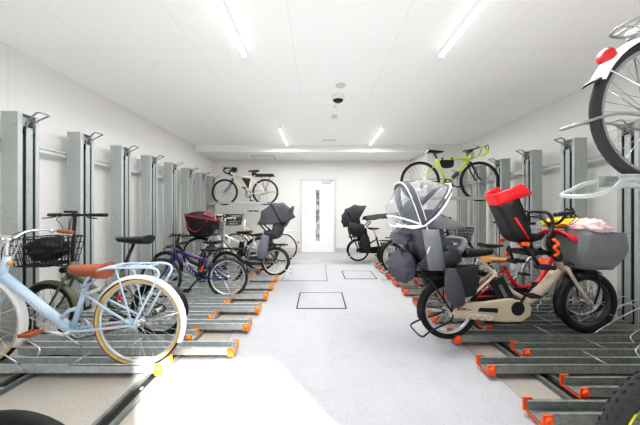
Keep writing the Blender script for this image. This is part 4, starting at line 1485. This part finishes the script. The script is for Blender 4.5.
# -- bicycle with black hooded child seat, end of the right row
def bike_kidseat_right():
    R, L = .255, 1.12
    t = bike('bicycle with black hooded rear child seat at the end of the right row', .925, 6.06, LOW + .004, 1)
    bb = (.50, .27)
    make_frame(t, [([(.50, .27), (.42, .56)], .02), ([(.50, .28), (.66, .33), (.93, .66)], .028), ([(.915, .80), (.955, .58)], .024)], M['black'], (.42, .50), bb, R, .011)
    make_fork(t, (.957, .57), L, R, M['black'], .014)
    for x in (0, L): make_wheel(t, x, R, .024, M['rubber'], None, M['silver'], 28)
    make_guard(t, 0, R, 20, 190, M['black'], .036); make_guard(t, L, R, 45, 205, M['black'], .036)
    make_saddle(t, .37, .78, M['black'], .26, .10, (.42, .56), M['silver'])
    make_bars(t, 'swept', .90, .97, M['black'], M['blackplastic'], (.915, .80), M['black'], 0, .26)
    make_crank(t, bb, 80, M['black'], .07); make_chaincase(t, bb, R, M['black'], .085, .05)
    make_carrier(t, R, .26, -.22, .56, M['black'], .075, .008)
    make_stand(t, R, M['silver'])
    s = seat_shell('child_seat', t, [(.20, .62), (.06, .595), (-.06, .61), (-.12, .70), (-.17, .86), (-.21, 1.02)], .19, .18, M['hoodblack'],
                   wing_of=lambda u: .9 + .3 * u)
    for sy in (-1, 1):
        ell_leg(s, 'leg_guard', [(.10, sy * .185, .66), (.12, sy * .20, .52), (.15, sy * .20, .36), (.20, sy * .18, .24)], [.075 + .035 * sin(pi * i / 15) for i in range(16)], M['hoodblack'], (1, .45))
    fan('hood', s, (-.10, .84), 190, 118, .25, .42, .205, M['hoodblack'], 12, 3, .08, rim=M['black'])
    fan('hood_visor', s, (-.10, .84), 118, 58, .42, .53, .205, M['hoodblack'], 10, 2, .07, rim=M['black'])
    c = MB()
    rows = []
    for i in range(6):
        u = i / 5
        rows.append([V((-.22 - .02 * u + .10 * u * u, .20 * q, .90 - .42 * u + .02 * sin(9 * q + i))) for q in (-1, -.6, -.2, .2, .6, 1)])
    for sy in (-1, 1):
        c.grid([[V((-.24 + .33 * k / 5, sy * (.212 + .01 * sin(k * 2.0)), .92 - .05 * k / 5)) for k in range(6)],
                [V((-.22 + .36 * k / 5, sy * .222, .76 - .02 * k / 5)) for k in range(6)],
                [V((-.16 + .32 * k / 5, sy * .218, .60)) for k in range(6)]])
    c.grid(rows)
    c.build('seat_skirt', M['hoodblack'], s, solid=.004)
    bar = MB().tube(cr([(.16, -.17, .80), (.26, -.13, .90), (.28, 0, .92), (.26, .13, .90), (.16, .17, .80)], 5), .012, 8).build('grab_bar', M['black'], s)
bike_kidseat_right()
def handle_cover():
    t = thing('rain_cape', 'black rain cover draped over the handlebar beside the back wall, right row', 'rain cover', (.925 + .52, 6.06, 1.06))
    b = MB()
    rows = []
    for i in range(9):
        u = i / 8
        x = -.38 + .76 * u
        rows.append([V((x, .26 * q, .02 + .10 * u - .10 * q * q + .03 * noise.noise(V((x * 6, q * 3, 2))))) for q in (-1, -.7, -.35, 0, .35, .7, 1)])
    b.grid(rows).build('cape', M['hoodblack'], t, solid=.006)
    w = MB()
    w.grid([[V((.0 + .38 * k / 4, sy, -.08 + .08 * k / 4)) for k in range(5)] for sy in (-.262,)] + [[V((.10 + .26 * k / 4, -.275, -.28)) for k in range(5)]])
    w.build('clear_window', M['clear'], t)
handle_cover()

# -- lime racing bicycle on the upper tray
def bike_lime():
    R, L = .335, 1.0
    t = bike('lime green racing bicycle with black frame bag on the upper right tray', 1.715, 4.40, 1.362, 1)
    bb = (.445, .285)
    make_frame(t, [([(.445, .285), (.285, .715)], .017), ([(.445, .29), (.80, .665)], .020), ([(.295, .69), (.79, .715)], .0165), ([(.785, .765), (.825, .635)], .021)], M['lime'], (.295, .68), bb, R, .009)
    make_fork(t, (.827, .64), L, R, M['black'], .014)
    for x in (0, L): make_wheel(t, x, R, .018, M['rubber'], None, M['greyplastic'], 26)
    make_saddle(t, .25, .855, M['black'], .28, .070, (.285, .715), M['black'])
    make_bars(t, 'drop', .865, .86, M['black'], M['lime'], (.785, .765), M['black'])
    make_crank(t, bb, -20, M['black'], .085); make_chain(t, bb, R)
    b = MB().prism([(.33, .695), (.56, .695), (.56, .60), (.53, .565), (.40, .555), (.345, .60)], -.028, .028)
    bo = b.build('frame_bag', M['toteblack'], t, bevel=.014)
    sp = MB()
    for x in (.37, .53): sp.box(x - .008, x + .008, -.024, .024, .69, .735)
    sp.build('bag_strap', M['toteblack'], bo)
    bottle(t, (.54, 0, .385), (.66, 0, .515), M['greyplastic'], .033)
    make_cables(t, (.865, .87), (.82, .68), 3, .17)
    hl = MB().tube([(.865, -.10, .86), (.70, -.11, .825), (.66, -.11, .81)], .010, 8).build('bar_lock', M['black'], t)
    rd = MB().box(-.02, .02, -.075, -.055, R - .12, R - .03).build('derailleur', M['black'], t, bevel=.004)
bike_lime()

# -- upper bicycle cut by the right edge
def bike_upper_near():
    R, L = .335, 1.08
    t = bike('white mudguard bicycle with red reflector on the near upper tray, at right edge', 1.555, 1.174, 1.309, 1)
    bb = (.48, .28)
    make_frame(t, [([(.48, .28), (.35, .64)], .017), ([(.48, .29), (.62, .36), (.90, .74)], .022), ([(.37, .58), (.60, .52), (.89, .78)], .016), ([(.865, .88), (.925, .66)], .022)], M['white'], (.36, .58), bb, R)
    make_fork(t, (.93, .66), L, R, M['white'])
    for x in (0, L): make_wheel(t, x, R, .021, M['greyrubber'], None, M['loop'], 36)
    g = make_guard(t, 0, R, 25, 157, M['white'], .038, .018, M['chrome'], 150)
    fl = MB()
    fl.grid([[V(((R + .02) * cos(rad(a)), .04 * q, R + (R + .02 - .018 * q * q) * sin(rad(a)))) for q in (-1, -.5, 0, .5, 1)] for a in (156.5, 159)])
    fl.build('mudflap', M['blackplastic'], g, solid=.006)
    make_guard(t, L, R, 45, 205, M['white'], .036, .018)
    make_saddle(t, .29, .80, M['black'], .27, .09, (.35, .64), M['silver'], True)
    make_bars(t, 'swept', .85, .96, M['chrome'], M['blackplastic'], (.865, .88), M['chrome'], 0, .26, M['silver'])
    make_crank(t, bb, 45); make_chaincase(t, bb, R, M['white'], .09, .05)
    make_carrier(t, R, .24, -.20, .715, M['loop'], .07, .0055, 5)
    rf = MB().lathe((0, 0, 0), (-1, 0, 0), [(.026, -.02), (.034, 0), (.034, .012), (.028, .020), (0, .023)], 18)
    o = rf.build('reflector', M['reflector'], t, loc=(-.262, 0, .585))
    o.rotation_euler = (0, rad(12), 0)
    lk = MB().box(-.02, .02, -.05, .05, -.02, .02).build('carrier_bracket', M['chrome'], t, loc=(-.10, 0, .70), bevel=.004)
bike_upper_near()

# -- mountain bicycle whose rear wheel enters at the bottom right
def bike_corner_right():
    R, L = .358, 1.08
    t = bike('bicycle at bottom right corner with knobbly tyre and yellow rim marking', 1.285, .875, .0, 1)
    bb = (.45, .30)
    make_frame(t, [([(.45, .30), (.30, .70)], .017), ([(.45, .30), (.85, .68)], .022), ([(.31, .67), (.84, .74)], .018), ([(.825, .80), (.87, .64)], .022)], M['black'], (.31, .66), bb, R)
    make_fork(t, (.875, .64), L, R, M['black'], .016)
    for x in (0, L):
        w = make_wheel(t, x, R, .028, M['greyrubber'], None, M['black'], 32)
        k = MB()
        for i in range(64):
            for j, q in enumerate((-.8, 0, .8)):
                a = 2 * pi * (i + .5 * (j == 1)) / 64
                r = R - .028 + .0295 * cos(q)
                y = .0295 * sin(q)
                k.tube([(r * cos(a - .018), y, r * sin(a - .018)), (r * cos(a + .018), y, r * sin(a + .018))], .004, 4)
        k.build('tread', M['greyrubber'], w)
        d = MB()
        for sy in (-1, 1):
            for q in range(5):
                rr = R - .060
                d.tube([(rr * cos(2 * pi * q / 5 + .1 * j), sy * .0135, rr * sin(2 * pi * q / 5 + .1 * j)) for j in range(9)], .0045, 5)
        o = d.build('rim_marking', M['yellowmark'], w)
        o['kind'] = 'stuff'
    make_saddle(t, .25, .88, M['black'], .27, .075, (.30, .70), M['black'])
    make_bars(t, 'flat', .83, .88, M['black'], M['blackplastic'], (.825, .80), M['black'])
    make_crank(t, bb, 30, M['black']); make_chain(t, bb, R)
    ks = MB().tube([(.05, -.07, R - .05), (-.06, -.10, .20), (-.20, -.14, .06)], .008, 8).build('kickstand', M['black'], t)
bike_corner_right()

# ---------------------------------------------------------------- light
wd = bpy.data.worlds.new('world'); scn.world = wd
wd.use_nodes = True
nt = wd.node_tree
sky = nt.nodes.new('ShaderNodeTexSky')
sky.sky_type = 'HOSEK_WILKIE'
sky.sun_direction = (0.45, -0.65, 0.6)
sky.turbidity = 4.0
nt.links.new(sky.outputs[0], nt.nodes['Background'].inputs[0])
nt.nodes['Background'].inputs[1].default_value = 0.8

sd = bpy.data.lights.new('sun', 'SUN'); sd.energy = 26.0; sd.angle = rad(1.2); sd.color = (1.0, .97, .93)
so = bpy.data.objects.new('sun', sd); COL.objects.link(so)
el = rad(33)
dirv = V((-.58 * cos(el), .814 * cos(el), -sin(el)))
so.rotation_euler = dirv.to_track_quat('-Z', 'Y').to_euler()

def area(name, loc, rot, sx, sy, e, col=(1, 1, 1)):
    l = bpy.data.lights.new(name, 'AREA'); l.shape = 'RECTANGLE'; l.size = sx; l.size_y = sy; l.energy = e; l.color = col
    o = bpy.data.objects.new(name, l); COL.objects.link(o); o.location = loc; o.rotation_euler = rot
    return o
# fluorescent output of the ceiling fittings and added area lamps for fill
for i, (x, y) in enumerate(((-.76, 2.06), (1.27, 2.06), (-.75, 5.67), (1.25, 5.67))):
    area('tube_light', (x, y, ZC - .085), (0, 0, 0), .05, 1.2, 36 if y < 3 else 50, (1, .985, .96))
area('daylight_fill', (.25, YF + .03, 1.5), (rad(90), 0, 0), 5.6, 2.2, 26, (.90, .95, 1.0))  # unseen fill lamp added along the front wall, imitating outdoor light
area('bounce_fill_left', (-1.5, 3.3, 2.45), (0, 0, 0), 1.6, 2.6, 26, (.97, .99, 1.0))  # unseen lamp added over the left racks, imitating sun bounce
area('ceiling_fill', (.25, 3.2, .9), (rad(180), 0, 0), 2.6, 6.8, 24, (1, .99, .97))  # unseen upward lamp added in mid-air to brighten the ceiling

# ---------------------------------------------------------------- camera
cd = bpy.data.cameras.new('camera'); cd.sensor_width = 36; cd.lens = 262 / 640 * 36
cd.clip_start = .02
cd.shift_x = 2 / 640; cd.shift_y = -1.5 / 640
co = bpy.data.objects.new('camera', cd); COL.objects.link(co)
co.location = (0, 0, 1.2); co.rotation_euler = (rad(90), 0, 0)
scn.camera = co

scn.view_settings.view_transform = 'Standard'
scn.view_settings.look = 'None'
scn.view_settings.exposure = 0.20
scn.view_settings.use_curve_mapping = True
cm = scn.view_settings.curve_mapping
cv = cm.curves[3]
cv.points.new(.05, .034)
cv.points.new(.25, .245)
cv.points.new(.60, .64)
cm.update()
scn.cycles.max_bounces = 10
scn.cycles.diffuse_bounces = 7
scn.cycles.transparent_max_bounces = 24
scn.cycles.use_denoising = True
